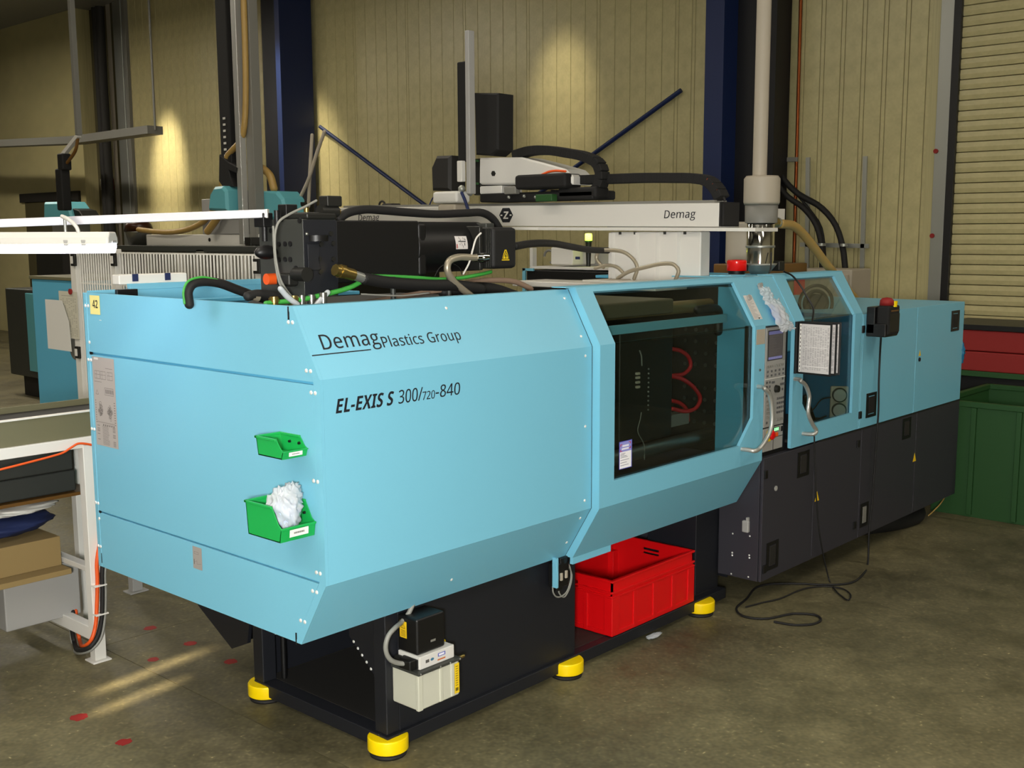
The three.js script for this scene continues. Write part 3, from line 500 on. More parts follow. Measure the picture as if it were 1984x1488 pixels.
  obj('cable_reel', [new THREE.TorusGeometry(0.13, 0.012, 10, 32), new THREE.TorusGeometry(0.09, 0.014, 10, 28), cyl('z', 0.07, 0.07, -0.03, 0.03, 0, 0, 20)].map((g) => g.rotateY(-0.6).translate(...[[4.839,1.792,-0.45]][0])), M.shade, machine);
  obj('red_panel', bx(...(() => { const q = [[4.707,1.961,-0.55],[4.838,1.856,-0.55]]; return [q[0][0], q[1][0], q[1][1], q[0][1]]; })(), -0.56, -0.54, 0.003), M.red, machine);
}
{ // injection end: blue upper cabinet, dark lower cabinet
  const u = part('upper_cabinet', machine, 'light blue cabinet over the injection end');
  obj('cabinet_body', bx(4.56, LE - 0.02, 0.985, 1.745, -1.5, 0.03, 0.003), M.blueDark, u);
  for (const [x0, x1] of [[LC + 0.004, 4.556], [4.56, 5.46], [5.466, LE]]) obj('cabinet_panel', bx(x0, x1, 0.968, 1.752, 0.028, DZ, 0.003), M.blue, u);
  obj('cabinet_top', bx(4.54, LE, 1.745, 1.752, -1.5, 0.03, 0.002), M.blue, u);
  obj('cabinet_panel', bx(LE - 0.018, LE, 0.968, 1.745, -1.5, 0.028, 0.002), M.blue, u);
  for (const [x0, x1, y0, y1] of [[6.117, 6.28, 1.53, 1.69], [4.649, 4.81, 1.03, 1.2]]) { const l = part('latch', u); obj('latch_frame', sheet([0, 0, DZ], [1, 0, 0], [0, 1, 0], [[x0, y0], [x1, y0], [x1, y1], [x0, y1]], [[[x0 + 0.03, y0 + 0.02], [x1 - 0.03, y0 + 0.02], [x1 - 0.03, y1 - 0.02], [x0 + 0.03, y1 - 0.02]]], 0.004), M.black, l); obj('latch_lever', bx(x0 + 0.036, x1 - 0.036, y0 + 0.026, y1 - 0.026, DZ, DZ + 0.006, 0.003), M.rubber, l); }
  for (const [x, y] of [[4.551, 1.651], [4.555, 1.064]]) obj('hinge', bc(x, y, DZ + 0.004, 0.034, 0.05, 0.012, 0.003), M.black, u);
  obj('hinge', bc(LE, 1.66, 0.02, 0.03, 0.04, 0.05, 0.003), M.black, u);
  obj('warning_sign', sheet([5.515, 1.388, DZ], [1, 0, 0], [0, 1, 0], [[0, 0], [0.04, 0], [0.02, 0.045]], [], 0.001), M.yellowSign, u); obj('key_lock', cyl('z', 0.015, 0.015, DZ, DZ + 0.008, 5.527, 1.362, 14), M.ink, u);

  const c = part('lower_cabinet', machine, 'dark grey lower cabinet under the injection end');
  obj('cabinet_body', bx(3.285, LE - 0.01, 0.205, 0.955, -1.45, 0.03, 0.003), M.cabinetDark, c);
  for (const [x0, x1] of [[3.268, 3.914], [3.92, 4.598], [4.604, 5.535], [5.541, LE]]) obj('cabinet_door', bx(x0, x1, 0.19, 0.958, 0.028, DZ, 0.003), M.cabinetDark, c);
  obj('end_panel', bx(3.262, 3.275, 0.19, 0.945, -0.25, 0.026, 0.002), M.cabinetDark, c);
  obj('edge_strip', bx(4.0, LE + 0.01, 0.957, 0.966, 0.02, DZ + 0.002, 0.001), M.iron, c);
  for (const [x0, x1, y0, y1] of [[3.689, 3.84, 0.768, 0.93], [5.277, 5.43, 0.79, 0.943], [3.327, 3.474, 0.245, 0.42], [4.625, 4.752, 0.257, 0.425]]) { const l = part('latch', c); obj('latch_frame', sheet([0, 0, DZ], [1, 0, 0], [0, 1, 0], [[x0, y0], [x1, y0], [x1, y1], [x0, y1]], [[[x0 + 0.03, y0 + 0.02], [x1 - 0.03, y0 + 0.02], [x1 - 0.03, y1 - 0.02], [x0 + 0.03, y1 - 0.02]]], 0.004), M.black, l); obj('latch_lever', bx(x0 + 0.036, x1 - 0.036, y0 + 0.026, y1 - 0.026, DZ, DZ + 0.006, 0.003), y0 < 0.3 && x0 > 4 ? M.midGrey : M.shade, l); }
  for (const [x, y] of [[3.29, 0.857], [4.543, 0.866], [4.538, 0.293], [3.303, 0.265]]) obj('hinge', bc(x, y, DZ + 0.004, 0.036, 0.05, 0.012, 0.003), M.black, c);
  for (const [x, y] of [[3.968, 0.59], [5.528, 0.61]]) obj('warning_sign', sheet([x - 0.03, y - 0.02, DZ], [1, 0, 0], [0, 1, 0], [[0, 0], [0.06, 0], [0.03, 0.065]], [], 0.001), M.yellowSign, c);
  obj('round_lock', cyl('z', 0.016, 0.016, DZ, DZ + 0.005, 3.42, 0.75, 16), M.grey, c);
  const e = part('cable_bracket', machine, 'light grey bracket on the dark end panel');
  obj('bracket_body', [bx(3.235, 3.262, 0.49, 0.565, -0.075, -0.03, 0.008), bx(3.24, 3.262, 0.56, 0.585, -0.05, -0.035, 0.003)], M.grey, e);
  for (const q of [[3.262,0.461,-0.151],[3.262,0.467,-0.032],[3.262,0.34,-0.151],[3.262,0.323,-0.151],[3.262,0.346,-0.032],[3.262,0.33,-0.031],[3.262,0.204,-0.155],[3.262,0.209,-0.035]]) screw(q, [-1, 0, 0], machine, 0.7);
  // plate with round cut-outs left of the end panel
  obj('side_plate', sheet([3.4, 0, 0], [0, 0, 1], [0, 1, 0], [[-0.62, 0.13], [-0.26, 0.13], [-0.26, 0.95], [-0.62, 0.95]], [], 0.012), M.dark, machine);
  for (const q of [[3.38,0.442,-0.388],[3.38,0.318,-0.377],[3.38,0.207,-0.371]]) obj('roller', cyl('x', 0.035, 0.035, 3.3, 3.39, q[1], q[2], 20), M.castGrey, machine);
}
{ // base frame, tray, feet
  const b = part('base_frame', machine, 'dark grey base frame on feet');
  obj('side_plate', bx(0.56, 1.803, 0.1, 0.7, -0.235, -0.22, 0.002), M.dark, b);
  obj('corner_post', bx(0.483, 0.56, 0.1, 0.72, -0.3, -0.218, 0.006), M.dark, b);
  obj('corner_post', bx(0.47, 0.55, 0.1, 0.72, -1.2, -1.12, 0.006), M.dark, b);
  obj('end_wall', bx(1.79, 1.803, 0.1, 0.7, -1.16, -0.235, 0.002), M.dark, b);
  obj('rear_plate', bx(0.55, 3.3, 0.1, 0.9, -1.2, -1.18, 0.002), M.dark, b);
  obj('bottom_rail', bx(0.47, 3.28, 0.035, 0.1, -0.26, -0.2, 0.004), M.dark, b);
  obj('bottom_rail', bx(0.47, 0.55, 0.035, 0.1, -1.2, -0.26, 0.004), M.dark, b);
  obj('drip_tray', bx(0.55, 3.28, 0.085, 0.1, -1.18, -0.26, 0.002), M.shade, b);
  obj('chute_plate', sheet([0.62, 0, 0], [0, 0, 1], [0, 1, 0], [[-0.236, 0.68], [-0.62, 0.68], [-0.62, 0.43], [-0.35, 0.2], [-0.236, 0.215]], [], 0.01), M.dark, b);
  const es = [[-0.6, 0.415], [-0.36, 0.21]];
  for (let k = 0; k < 8; k++) { const q = (k + 0.5) / 8; screw([0.608, es[0][1] + (es[1][1] - es[0][1]) * q + 0.008, es[0][0] + (es[1][0] - es[0][0]) * q], [-1, 0, 0], machine, 0.9); }
  obj('outlet_chute', sheet([0.55, 0, 0], [0, 0, 1], [0, 1, 0], [[-2.1, 0.66], [-1.778, 0.335], [-1.478, 0.171], [-1.336, 0.235], [-1.25, 0.66]], [], 0.02), M.dark, b); obj('chute_floor', bar([0.8, 0.6, -2.0], [0.8, 0.19, -1.48], 0.5, 0.01), M.dark, b);
  obj('column_rod', cyl('y', 0.014, 0.014, 0.1, 0.42, 0.58, -1.1, 12), M.black, b);
  obj('column_rod', cyl('y', 0.015, 0.015, 0.33, 0.43, 0.56, -1.13, 12), M.zinc, b);
  obj('bed_side', bx(1.803, 3.28, 0.62, 0.72, -1.2, -0.3, 0.004), M.shade, b);
  obj('cross_member', [bx(3.02, 3.28, 0.1, 0.7, -0.62, -0.26, 0.004)], M.dark, b);
  for (const [x, z] of [[0.515, -0.25], [1.732, -0.22], [3.011, -0.22], [0.515, -1.16], [5.85, -0.3], [1.732, -1.16]]) {
    const f = obj('foot', lathe([[0, 0.022], [0.084, 0.022], [0.092, 0.028], [0.092, 0.082], [0.086, 0.09], [0, 0.09]], x, 0, z, 40), M.yellow, machine);
    obj('rubber_pad', lathe([[0, 0], [0.082, 0], [0.084, 0.006], [0.084, 0.022], [0, 0.022]], x, 0, z, 40), M.rubber, f);
    if (x > 5) obj('foot_bolt', cyl('y', 0.03, 0.03, 0.09, 0.21, x, z, 16), M.black, f);
  }
  obj('bellows_hose', tube([[5.0, 0.1, -0.35], [5.4, 0.07, -0.22], [5.75, 0.06, -0.12], [6.0, 0.07, -0.1], [6.2, 0.1, -0.25]], 0.065, 60, 12), M.rubber, machine);
  obj('thin_cable', tube([[6.301,0.206,0.02],[6.169,0.144,0.02],[6.006,0.103,0.02],[5.925,0.089,0.02]], 0.005), M.tan, machine);
  // switch under the side cover
  const s = part('limit_switch', machine, 'black limit switch block with two grey cables');
  const zz = -0.2;
  obj('switch_bracket', bx(1.545, 1.56, 0.535, 0.69, zz + 0.04, zz + 0.07, 0.002), M.blue, s);
  obj('switch_body', [bx(1.57, 1.67, 0.52, 0.65, zz - 0.01, zz + 0.05, 0.008), bx(1.575, 1.625, 0.505, 0.53, zz, zz + 0.045, 0.004), bx(1.6, 1.68, 0.64, 0.675, zz, zz + 0.05, 0.006)], M.black, s);
  obj('switch_plug', [bx(1.592, 1.608, 0.56, 0.6, zz + 0.05, zz + 0.06, 0.003), bx(1.63, 1.646, 0.565, 0.605, zz + 0.05, zz + 0.06, 0.003)], M.beige, s);
  obj('switch_cable', tube([[1.549,0.537,-0.16],[1.553,0.507,-0.16],[1.577,0.479,-0.16],[1.614,0.47,-0.16],[1.659,0.483,-0.16],[1.688,0.528,-0.16],[1.696,0.57,-0.16],[1.68,0.62,-0.16],[1.655,0.64,-0.16]], 0.004), M.cableGrey, s);
  obj('switch_cable', tube([[1.599,0.529,-0.165],[1.608,0.487,-0.165],[1.645,0.458,-0.165],[1.674,0.476,-0.165],[1.703,0.523,-0.165],[1.707,0.566,-0.165],[1.682,0.613,-0.165]], 0.004), M.cableGrey, s);
}
{ // valve block and motor over the clamp unit
  const v = part('valve_block', machine, 'dark steel hydraulic valve block');
  obj('block_body', [bx(0.285, 0.46, 2.035, 2.362, -0.76, -0.45, 0.004)], M.castGrey, v);
  obj('block_side', [bx(0.287, 0.46, 2.04, 2.358, -0.452, -0.447, 0), bx(0.3, 0.36, 2.15, 2.26, -0.447, -0.44, 0.002)], M.dark, v);
  obj('adapter_plate', bx(0.46, 0.94, 2.09, 2.358, -0.7, -0.45, 0.006), M.black, v);
  for (const p of [[0.284,2.258,-0.616],[0.284,2.259,-0.573],[0.284,2.259,-0.537],[0.284,2.193,-0.62],[0.284,2.194,-0.576],[0.284,2.194,-0.54],[0.284,2.355,-0.71],[0.284,2.315,-0.668],[0.284,2.362,-0.592],[0.284,2.355,-0.468],[0.284,2.158,-0.503]]) obj('bolt_hole', cyl('x', 0.011, 0.011, 0.28, 0.29, p[1], p[2], 12), M.black, v);
  for (const p of [[0.427,2.301,-0.446],[0.373,2.258,-0.446],[0.439,2.26,-0.446],[0.363,2.196,-0.446],[0.437,2.194,-0.446],[0.366,2.142,-0.446]]) obj('bolt', cyl('z', 0.012, 0.01, -0.45, -0.44, p[0], p[1], 12), M.iron, v);
  const bottle = [[0.24,2.224,-0.66]][0];
  obj('accumulator', new THREE.SphereGeometry(0.03, 20, 14).scale(1.9, 1, 1).translate(0.235, bottle[1], bottle[2] + 0.02), M.black, v);
  const oc = [[0.25,2.11,-0.655]][0];
  obj('orange_cap', cyl('x', 0.024, 0.024, 0.24, 0.285, oc[1], oc[2], 16), M.orange, v);
  const sv = [[0.25,2.113,-0.535],[0.25,2.135,-0.435]];
  obj('side_valve', [cyl('z', 0.028, 0.03, sv[1][2] - 0.03, sv[1][2] + 0.05, 0.25, sv[1][1], 18), bx(0.23, 0.285, sv[0][1] - 0.03, sv[0][1] + 0.025, sv[0][2] - 0.04, sv[0][2] + 0.05, 0.012)], M.iron, v);
  // fittings on top
  obj('top_connector', [bx(0.3, 0.36, 2.362, 2.425, -0.64, -0.58, 0.004), cyl('y', 0.012, 0.012, 2.34, 2.4, 0.28, -0.62, 12)], M.black, v);
  obj('top_valve', [bx(0.41, 0.49, 2.415, 2.46, -0.5, -0.44, 0.006), cyl('x', 0.026, 0.026, 0.39, 0.48, 2.395, -0.47, 16), bx(0.3, 0.46, 2.36, 2.39, -0.58, -0.44, 0.01)], M.iron, v);
  obj('brass_fitting', [cyl('y', 0.012, 0.012, 2.36, 2.41, 0.345, -0.5, 10), cyl('x', 0.014, 0.014, 0.48, 0.495, 2.395, -0.47, 12)], M.brass, v);
  obj('front_connector', [bx(0.24, 0.29, 2.33, 2.39, -0.73, -0.66, 0.004), cyl('y', 0.012, 0.012, 2.27, 2.34, 0.265, -0.69, 10)], M.black, v);
  obj('round_flange', [cyl('y', 0.05, 0.05, 2.27, 2.295, 0.36, -0.46, 20)], M.black, v); obj('bolt', new THREE.SphereGeometry(0.008, 8, 6).translate(0.3, 2.3, -0.445), M.steel, v);
  // posts and couplings below
  for (const [i, p] of [[0.296,2.041,-0.42],[0.107,2.05,-0.42],[0.204,2.045,-0.42],[0.246,2.044,-0.42]].entries()) { const r = [0.019, 0.022, 0.022, 0.016][i]; obj('coupling', [cyl('y', r * 0.8, r * 0.8, 1.94, 2.05, p[0], -0.42, 12), cyl('y', r, r, 1.985, 2.02, p[0], -0.42, 6), cyl('y', r, r, 2.028, 2.045, p[0], -0.42, 6)], i % 3 ? M.brass : M.steel, v); }
  obj('gauge_pipe', cyl('y', 0.016, 0.016, 1.93, 2.06, 0.31, -0.36, 14), M.steel, v);

  const mo = part('drive_motor', machine, 'black electric drive motor with terminal box');
  obj('motor_body', [lathe([[0, 0], [0.118, 0], [0.12, 0.01], [0.12, 0.5], [0.105, 0.53], [0, 0.53]], 0, 0, 0, 40).rotateZ(-Math.PI / 2).translate(0.94, 2.236, -0.57), bx(0.94, 1.0, 2.1, 2.355, -0.68, -0.455, 0.02)], M.black, mo);
  const tb = [[1.321,2.316,-0.38],[1.364,2.316,-0.38],[1.536,2.316,-0.38],[1.534,2.129,-0.38]];
  obj('terminal_plate', bx(tb[0][0] - 0.02, tb[0][0] + 0.004, 2.125, 2.335, -0.62, -0.41, 0.006), M.iron, mo);
  for (let k = 0; k < 3; k++) obj('gasket_rib', bx(tb[0][0] + 0.01 + k * 0.013, tb[0][0] + 0.018 + k * 0.013, 2.135, 2.325, -0.5, -0.395, 0.002), M.iron, mo);
  obj('terminal_box', bx(tb[1][0], tb[2][0], tb[3][1], 2.33, -0.52, -0.38, 0.02), M.rubber, mo);
  const lb = canvasTex(128, 128, (c) => { c.fillStyle = '#cfcac6'; c.fillRect(0, 0, 128, 128); c.fillStyle = '#a33a36'; c.fillRect(8, 8, 40, 10); c.fillStyle = '#3a3a3c'; for (let i = 0; i < 16; i++) c.fillRect(8 + rnd() * 90, 22 + rnd() * 92, 6 + rnd() * 24, 4); c.fillRect(70, 30, 10, 80); });
  const q = [[1.179,2.287,-0.448],[1.259,2.289,-0.448],[1.262,2.225,-0.448],[1.185,2.224,-0.448]];
  obj('type_label', new THREE.CylinderGeometry(0.1212, 0.1212, q[1][0] - q[0][0], 10, 1, true, -0.08, 0.52).rotateZ(Math.PI / 2).translate((q[0][0] + q[1][0]) / 2, 2.236, -0.57), std(0xffffff, 0.6, 0, { map: lb, side: THREE.DoubleSide }), mo);
  const w = [[1.451,2.191,-0.379]][0];
  const tri = canvasTex(64, 64, (c) => { c.fillStyle = '#e6c41e'; c.fillRect(0, 0, 64, 64); c.strokeStyle = '#1a1608'; c.lineWidth = 4; c.beginPath(); c.moveTo(32, 8); c.lineTo(58, 56); c.lineTo(6, 56); c.closePath(); c.stroke(); c.lineWidth = 5; c.beginPath(); c.moveTo(34, 22); c.lineTo(28, 38); c.lineTo(37, 37); c.lineTo(31, 52); c.stroke(); });
  const wm = sheet([w[0] - 0.028, w[1] - 0.022, -0.38], [1, 0, 0], [0, 1, 0], [[0, 0], [0.056, 0], [0.034, 0.052], [0.022, 0.052]], [], 0.001);
  { const p = wm.attributes.position, uv = wm.attributes.uv; for (let k = 0; k < p.count; k++) uv.setXY(k, (p.getX(k) - w[0] + 0.028) / 0.056, (p.getY(k) - w[1] + 0.022) / 0.052); }
  obj('warning_sign', wm, std(0xffffff, 0.5, 0, { map: tri }), mo);
  const gl = [[1.245,2.187,-0.38],[1.294,2.186,-0.38],[1.323,2.186,-0.38]];
  obj('gland', [cyl('x', 0.02, 0.02, gl[0][0], gl[2][0], gl[1][1], -0.385, 16), cyl('x', 0.027, 0.027, gl[1][0] - 0.012, gl[1][0] + 0.008, gl[1][1], -0.385, 6)], M.chrome, mo);
  obj('gland', cyl('x', 0.012, 0.012, 1.4, 1.44, 2.28, -0.42, 12), M.brass, mo);
  obj('lifting_corner', bx(1.4, 1.46, 2.32, 2.35, -0.55, -0.46, 0.006), M.castGrey, mo);

  const H = (n, pts, r, m, seg) => obj(n, tube(pts, r, seg ?? pts.length * 9, 10), m, machine);
  const br = [[0.407,2.15,-0.4],[0.454,2.14,-0.4],[0.507,2.126,-0.4],[0.575,2.106,-0.4],[0.64,2.095,-0.4]];
  obj('hose_coupling', [rod(br[0], br[2], 0.026, 8), rod(br[0].map((t, i) => t + (br[1][i] - t) * 0.5), br[1], 0.032, 6)], M.brass, machine); obj('hose_coupling', rod(br[2], br[3], 0.022, 12), M.zinc, machine);
  H('pressure_hose', [[0.57,2.108,-0.4],[0.669,2.091,-0.4],[0.823,2.075,-0.4],[0.983,2.064,-0.4],[1.117,2.059,-0.4],[1.292,2.035,-0.4]], 0.027, M.rubber);
  H('braided_hose', [[1.285,2.186,-0.385],[1.225,2.187,-0.385],[1.121,2.189,-0.385],[1.067,2.171,-0.385],[1.056,2.136,-0.385],[1.089,2.085,-0.385],[1.153,2.041,-0.385],[1.212,2.005,-0.385]], 0.017, M.hoseGrey, 60);
  H('earth_cable', [[0.068,2.024,-0.42],[0.131,2.026,-0.42],[0.221,2.03,-0.42],[0.397,2.052,-0.42],[0.51,2.074,-0.42],[0.569,2.096,-0.42],[0.628,2.117,-0.42]], 0.011, M.greenHose);
  H('earth_cable', [[0.645,2.116,-0.44],[0.766,2.11,-0.44],[0.908,2.101,-0.44],[1.055,2.089,-0.44],[1.192,2.09,-0.44],[1.335,2.103,-0.44],[1.408,2.113,-0.44]], 0.009, M.greenHose);
  H('cable_loop', [[-0.077,2.015,-0.75],[-0.079,2.068,-0.75],[-0.058,2.097,-0.75],[-0.009,2.106,-0.75],[0.072,2.096,-0.75],[0.16,2.065,-0.75],[0.264,2.029,-0.75],[0.344,2.01,-0.75]], 0.02, M.rubber);
  H('earth_cable', [[-0.105,2.021,-0.74],[-0.107,2.069,-0.74],[-0.086,2.108,-0.74],[-0.024,2.125,-0.74],[0.029,2.117,-0.74],[0.108,2.093,-0.74],[0.21,2.052,-0.74],[0.31,2.021,-0.74]], 0.005, M.greenHose);
  H('cable_loop', [[0.039,2.052,-0.5],[0.089,2.058,-0.5],[0.152,2.049,-0.5],[0.203,2.032,-0.5]], 0.02, M.rubber);
  H('signal_wire', [[0.335,2.437,-0.42],[0.276,2.411,-0.42],[0.197,2.38,-0.42],[0.144,2.349,-0.42],[0.125,2.308,-0.42],[0.12,2.246,-0.42],[0.127,2.174,-0.42],[0.145,2.111,-0.42],[0.183,2.057,-0.42],[0.234,2.012,-0.42]], 0.005, M.cableGrey, 70);
  H('signal_wire', [[0.13,2.329,-0.44],[0.13,2.267,-0.44],[0.136,2.173,-0.44],[0.151,2.104,-0.44],[0.185,2.052,-0.44],[0.236,2.007,-0.44]], 0.005, M.cableGrey, 60);
  H('signal_wire', [[1.278,2.301,-0.38],[1.246,2.277,-0.38],[1.221,2.222,-0.38],[1.195,2.161,-0.38],[1.156,2.112,-0.38]], 0.0045, M.offWhite);
  H('thin_wire', [[0.981,2.107,-0.39],[1.015,2.146,-0.39],[1.075,2.164,-0.39],[1.143,2.138,-0.39],[1.159,2.109,-0.39]], 0.0025, M.black);
  H('tan_hose', [[1.092,2.024,-0.55],[1.231,2.043,-0.55],[1.412,2.062,-0.55],[1.582,2.064,-0.55],[1.719,2.049,-0.55],[1.833,2.01,-0.55]], 0.014, M.pinkHose);
  H('tan_hose', [[0.633,1.994,-0.5],[0.817,2.009,-0.5],[1.045,2.028,-0.5],[1.216,2.035,-0.5]], 0.012, M.pinkHose);
  H('black_hose', [[0.596,2.365,-0.6],[0.646,2.392,-0.6],[0.746,2.409,-0.6],[0.87,2.406,-0.6],[1.014,2.399,-0.6],[1.199,2.393,-0.6],[1.394,2.4,-0.6],[1.524,2.402,-0.6],[1.6,2.371,-0.6],[1.65,2.319,-0.6]], 0.02, M.rubber, 60);
  H('black_hose', [...[[1.613,2.236,-0.46],[1.899,2.246,-0.6],[2.283,2.242,-0.78],[2.653,2.22,-0.95],[2.968,2.197,-1.06]], ...[[3.33,2.185,-1.169]]], 0.02, M.rubber);
  H('grey_wire', [[0.55,2.042,-0.4],[0.668,2.032,-0.4],[0.79,2.025,-0.4],[0.95,2.03,-0.4]], 0.004, M.cableGrey); H('black_hose', [[1.147,2.023,-0.5],[1.287,2.033,-0.5],[1.471,2.026,-0.5],[1.663,1.978,-0.5]], 0.03, M.rubber);
  H('zip_tube', [[0.097,2.083,-0.36],[0.128,2.051,-0.36],[0.176,2.017,-0.36]], 0.012, M.film); H('zip_tube', [[0.333,2.059,-0.36],[0.3,2.033,-0.36],[0.272,2.008,-0.36]], 0.012, M.film);
  obj('standoff', [cyl('y', 0.012, 0.012, 1.95, 2.11, 0.75, -0.42, 10), cyl('y', 0.012, 0.012, 1.95, 2.11, 1.1, -0.42, 10)], M.castGrey, machine);
  const bolt = [[0.054,2.053,-0.5],[0.088,2.044,-0.5]]; obj('braided_end', rod(bolt[0], bolt[1], 0.018, 10), M.hoseGrey, machine);
  obj('top_plate', [bx(1.3, 1.64, 1.9, 1.965, -1.2, -0.34, 0.01)], M.black, machine);
  // strip of the machine's top between the guards and the pedestal
  obj('roof_strip', bx(2.9, 3.24, 1.955, 1.99, -1.65, -0.5, 0.006), M.offWhite, machine);
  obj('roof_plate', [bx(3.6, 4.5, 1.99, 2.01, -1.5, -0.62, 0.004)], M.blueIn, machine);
}
// ---------------------------------------------------------------- gantry robot over the machine
{
  const r = thing('gantry_robot', 'off white linear gantry robot beam on a ribbed pedestal across the blue machine', 'robot', [0, 0, 0]);
  const RX = 3.3, zf = -0.325, yb = 2.334, yt = 2.478;
  const tilt = (g) => g.translate(0, -yb, -zf).rotateX(0.0095).translate(0, yb, zf);
  const B = (n, g, m, l) => obj(n, [].concat(g).map(tilt), m, r, l);
  B('beam', bx(RX, RX + 0.2, yb, yt, -3.95, zf, 0.006), M.offWhite);
  B('end_cap', bx(RX + 0.004, RX + 0.22, yb + 0.004, yt + 0.006, zf, zf + 0.012, 0.003), M.blackMatt);
  B('end_cap', bx(RX + 0.01, RX + 0.19, yb + 0.01, yt - 0.004, zf + 0.012, zf + 0.03, 0.003), M.blackMatt);
  B('guide_rail', [bx(RX + 0.03, RX + 0.06, yt, yt + 0.018, -3.9, zf - 0.05, 0.002), bx(RX + 0.14, RX + 0.17, yt, yt + 0.018, -3.9, zf - 0.05, 0.002)], M.midGrey);
  B('shelf_plate', bx(RX - 0.02, RX + 0.25, yb - 0.026, yb - 0.004, -2.3, -0.06, 0.002), M.offWhite); B('shelf_edge', bx(RX - 0.022, RX - 0.02, yb - 0.024, yb - 0.006, -2.3, -1.75, 0), M.white);
  B('mounting_block', [bx(RX + 0.04, RX + 0.2, yb - 0.004, yb + 0.001, -1.2, -0.3, 0)], M.midGrey);
  const tq = [[3.3,2.391,-0.721],[3.3,2.388,-0.492],[3.3,2.405,-3.675],[3.3,2.403,-3.425],[3.3,2.428,-2.067]];
  obj('lettering', lettering('Demag', 'sans_regular', [RX - 0.0008, tq[0][1], tq[0][2]], [0, 0, 1], [0, 1, 0], tq[1][2] - tq[0][2], 0.048, 0.12), M.ink, r, 'black printed word Demag near the front end');
  obj('lettering', lettering('Demag', 'sans_regular', [RX - 0.0008, tq[2][1], tq[2][2]], [0, 0, 1], [0, 1, 0], tq[3][2] - tq[2][2], 0.05, 0.12), M.ink, r, 'black printed word Demag near the far end');
  const hex = []; for (let k = 0; k < 6; k++) hex.push([Math.cos(k * Math.PI / 3) * 0.066, Math.sin(k * Math.PI / 3) * 0.058]);
  const zc = [RX - 0.001, tq[4][1], tq[4][2]];
  const badge = part('badge', r, 'black hexagon badge with a white Z');
  obj('badge_plate', sheet(zc, [0, 0, 1], [0, 1, 0], hex, [], 0.001), M.ink, badge);
  obj('badge_letter', lettering('Z', 'sans_bold', [RX - 0.0022, zc[1] - 0.026, zc[2] - 0.026], [0, 0, 1], [0, 1, 0], 0.046, 0.052, 0.1), M.white, badge);
  for (const s of [-1, 1]) obj('badge_mark', bc(RX - 0.0022, zc[1], zc[2] + s * 0.044, 0.001, 0.009, 0.018, 0), M.white, badge);
  // pedestal with pressed ribs
  const pq = [[3.3,2.306,-1.168],[3.3,2.303,-0.46]], pz0 = pq[0][2], pz1 = pq[1][2];
  const ped = part('pedestal', r, 'off white ribbed pedestal box');
  obj('pedestal_body', bx(RX + 0.02, RX + 0.13, 1.95, 2.308, pz0, pz1, 0.01), M.offWhite, ped);
  for (const [a, b] of [[0, 0.05], [0.185, 0.245], [0.32, 0.40], [0.495, 0.56]]) obj('rib', sheet([RX + 0.021, 1.95, pz0 + a], [0, 0, 1], [-1, 0, 0], [[0, 0], [b - a, 0], [b - a - 0.012, 0.022], [0.012, 0.022]], [], 0.352).translate(0, 0.352, 0), M.offWhite, ped);
  for (const q of [0.1, 0.22, 0.45, 0.6]) obj('bolt', cyl('y', 0.009, 0.009, 2.29, 2.308, RX + 0.005, pz0 + q, 8), M.iron, ped);
  obj('pedestal_foot', [bx(RX - 0.2, RX + 0.2, 1.985, 2.0, pz0 - 0.05, pz1 + 0.02, 0.003)], M.offWhite, ped);
  // carriage
  const c = part('carriage', r, 'white robot carriage with black cable chains');
  const outline = [[3.3,2.837,-2.31],[3.3,2.822,-1.909],[3.3,2.77,-1.684],[3.3,2.725,-1.511],[3.3,2.675,-1.448],[3.3,2.621,-1.448],[3.3,2.648,-2.318]].map((p) => [p[2], p[1]]);
  obj('carriage_body', sheet([RX + 0.2, 0, 0], [0, 0, 1], [0, 1, 0], outline, [], 0.22, 0.012), M.offWhite, c);
  obj('carriage_skirt', (() => { const q = [[3.3,2.637,-2.318],[3.3,2.58,-2.091]]; return bx(RX - 0.02, RX + 0.2, q[1][1], q[0][1], q[0][2], q[1][2], 0.008); })(), M.offWhite, c);
  obj('carriage_logo', (() => { const q = [[3.26,2.721,-2.167]][0]; return cyl('x', 0.02, 0.02, RX - 0.026, RX - 0.02, q[1], q[2], 6); })(), M.iron, c);
  const Bx = (n2, a, m, x0, x1, rr = 0.012) => obj(n2, bx(x0, x1, a[1][1], a[0][1], a[0][2], a[1][2], rr), m, c);
  Bx('drive_box', [[3.25,2.698,-1.918],[3.25,2.6,-1.461]], M.blackMatt, RX - 0.08, RX + 0.1, 0.02);
  Bx('base_plate', [[3.28,2.582,-2.299],[3.28,2.521,-1.266]], M.blackMatt, RX - 0.03, RX + 0.22);
  Bx('gear_housing', [[3.25,2.603,-1.573],[3.25,2.527,-1.242]], M.blackMatt, RX - 0.03, RX + 0.12, 0.02);
  Bx('front_plate', [[3.28,2.832,-2.368],[3.28,2.574,-2.294]], M.iron, RX - 0.02, RX + 0.2, 0.008);
  Bx('valve_green', [[3.22,2.561,-1.708],[3.22,2.513,-1.561]], M.greenDark, RX - 0.1, RX - 0.04, 0.006);
  Bx('valve_block', [[3.22,2.622,-2.017],[3.22,2.57,-1.906]], M.midGrey, RX - 0.08, RX - 0.03, 0.008);
  for (const q of [[3.24,2.551,-1.987],[3.24,2.555,-1.843],[3.24,2.545,-1.739]]) obj('fitting', new THREE.SphereGeometry(0.012, 10, 8).translate(RX - 0.06, q[1], q[2]), M.zinc, c);
  for (const q of [[3.27,2.815,-2.328],[3.27,2.655,-2.33]]) obj('green_clip', bc(RX - 0.03, q[1], q[2], 0.02, 0.016, 0.04, 0.003), M.greenDark, c);
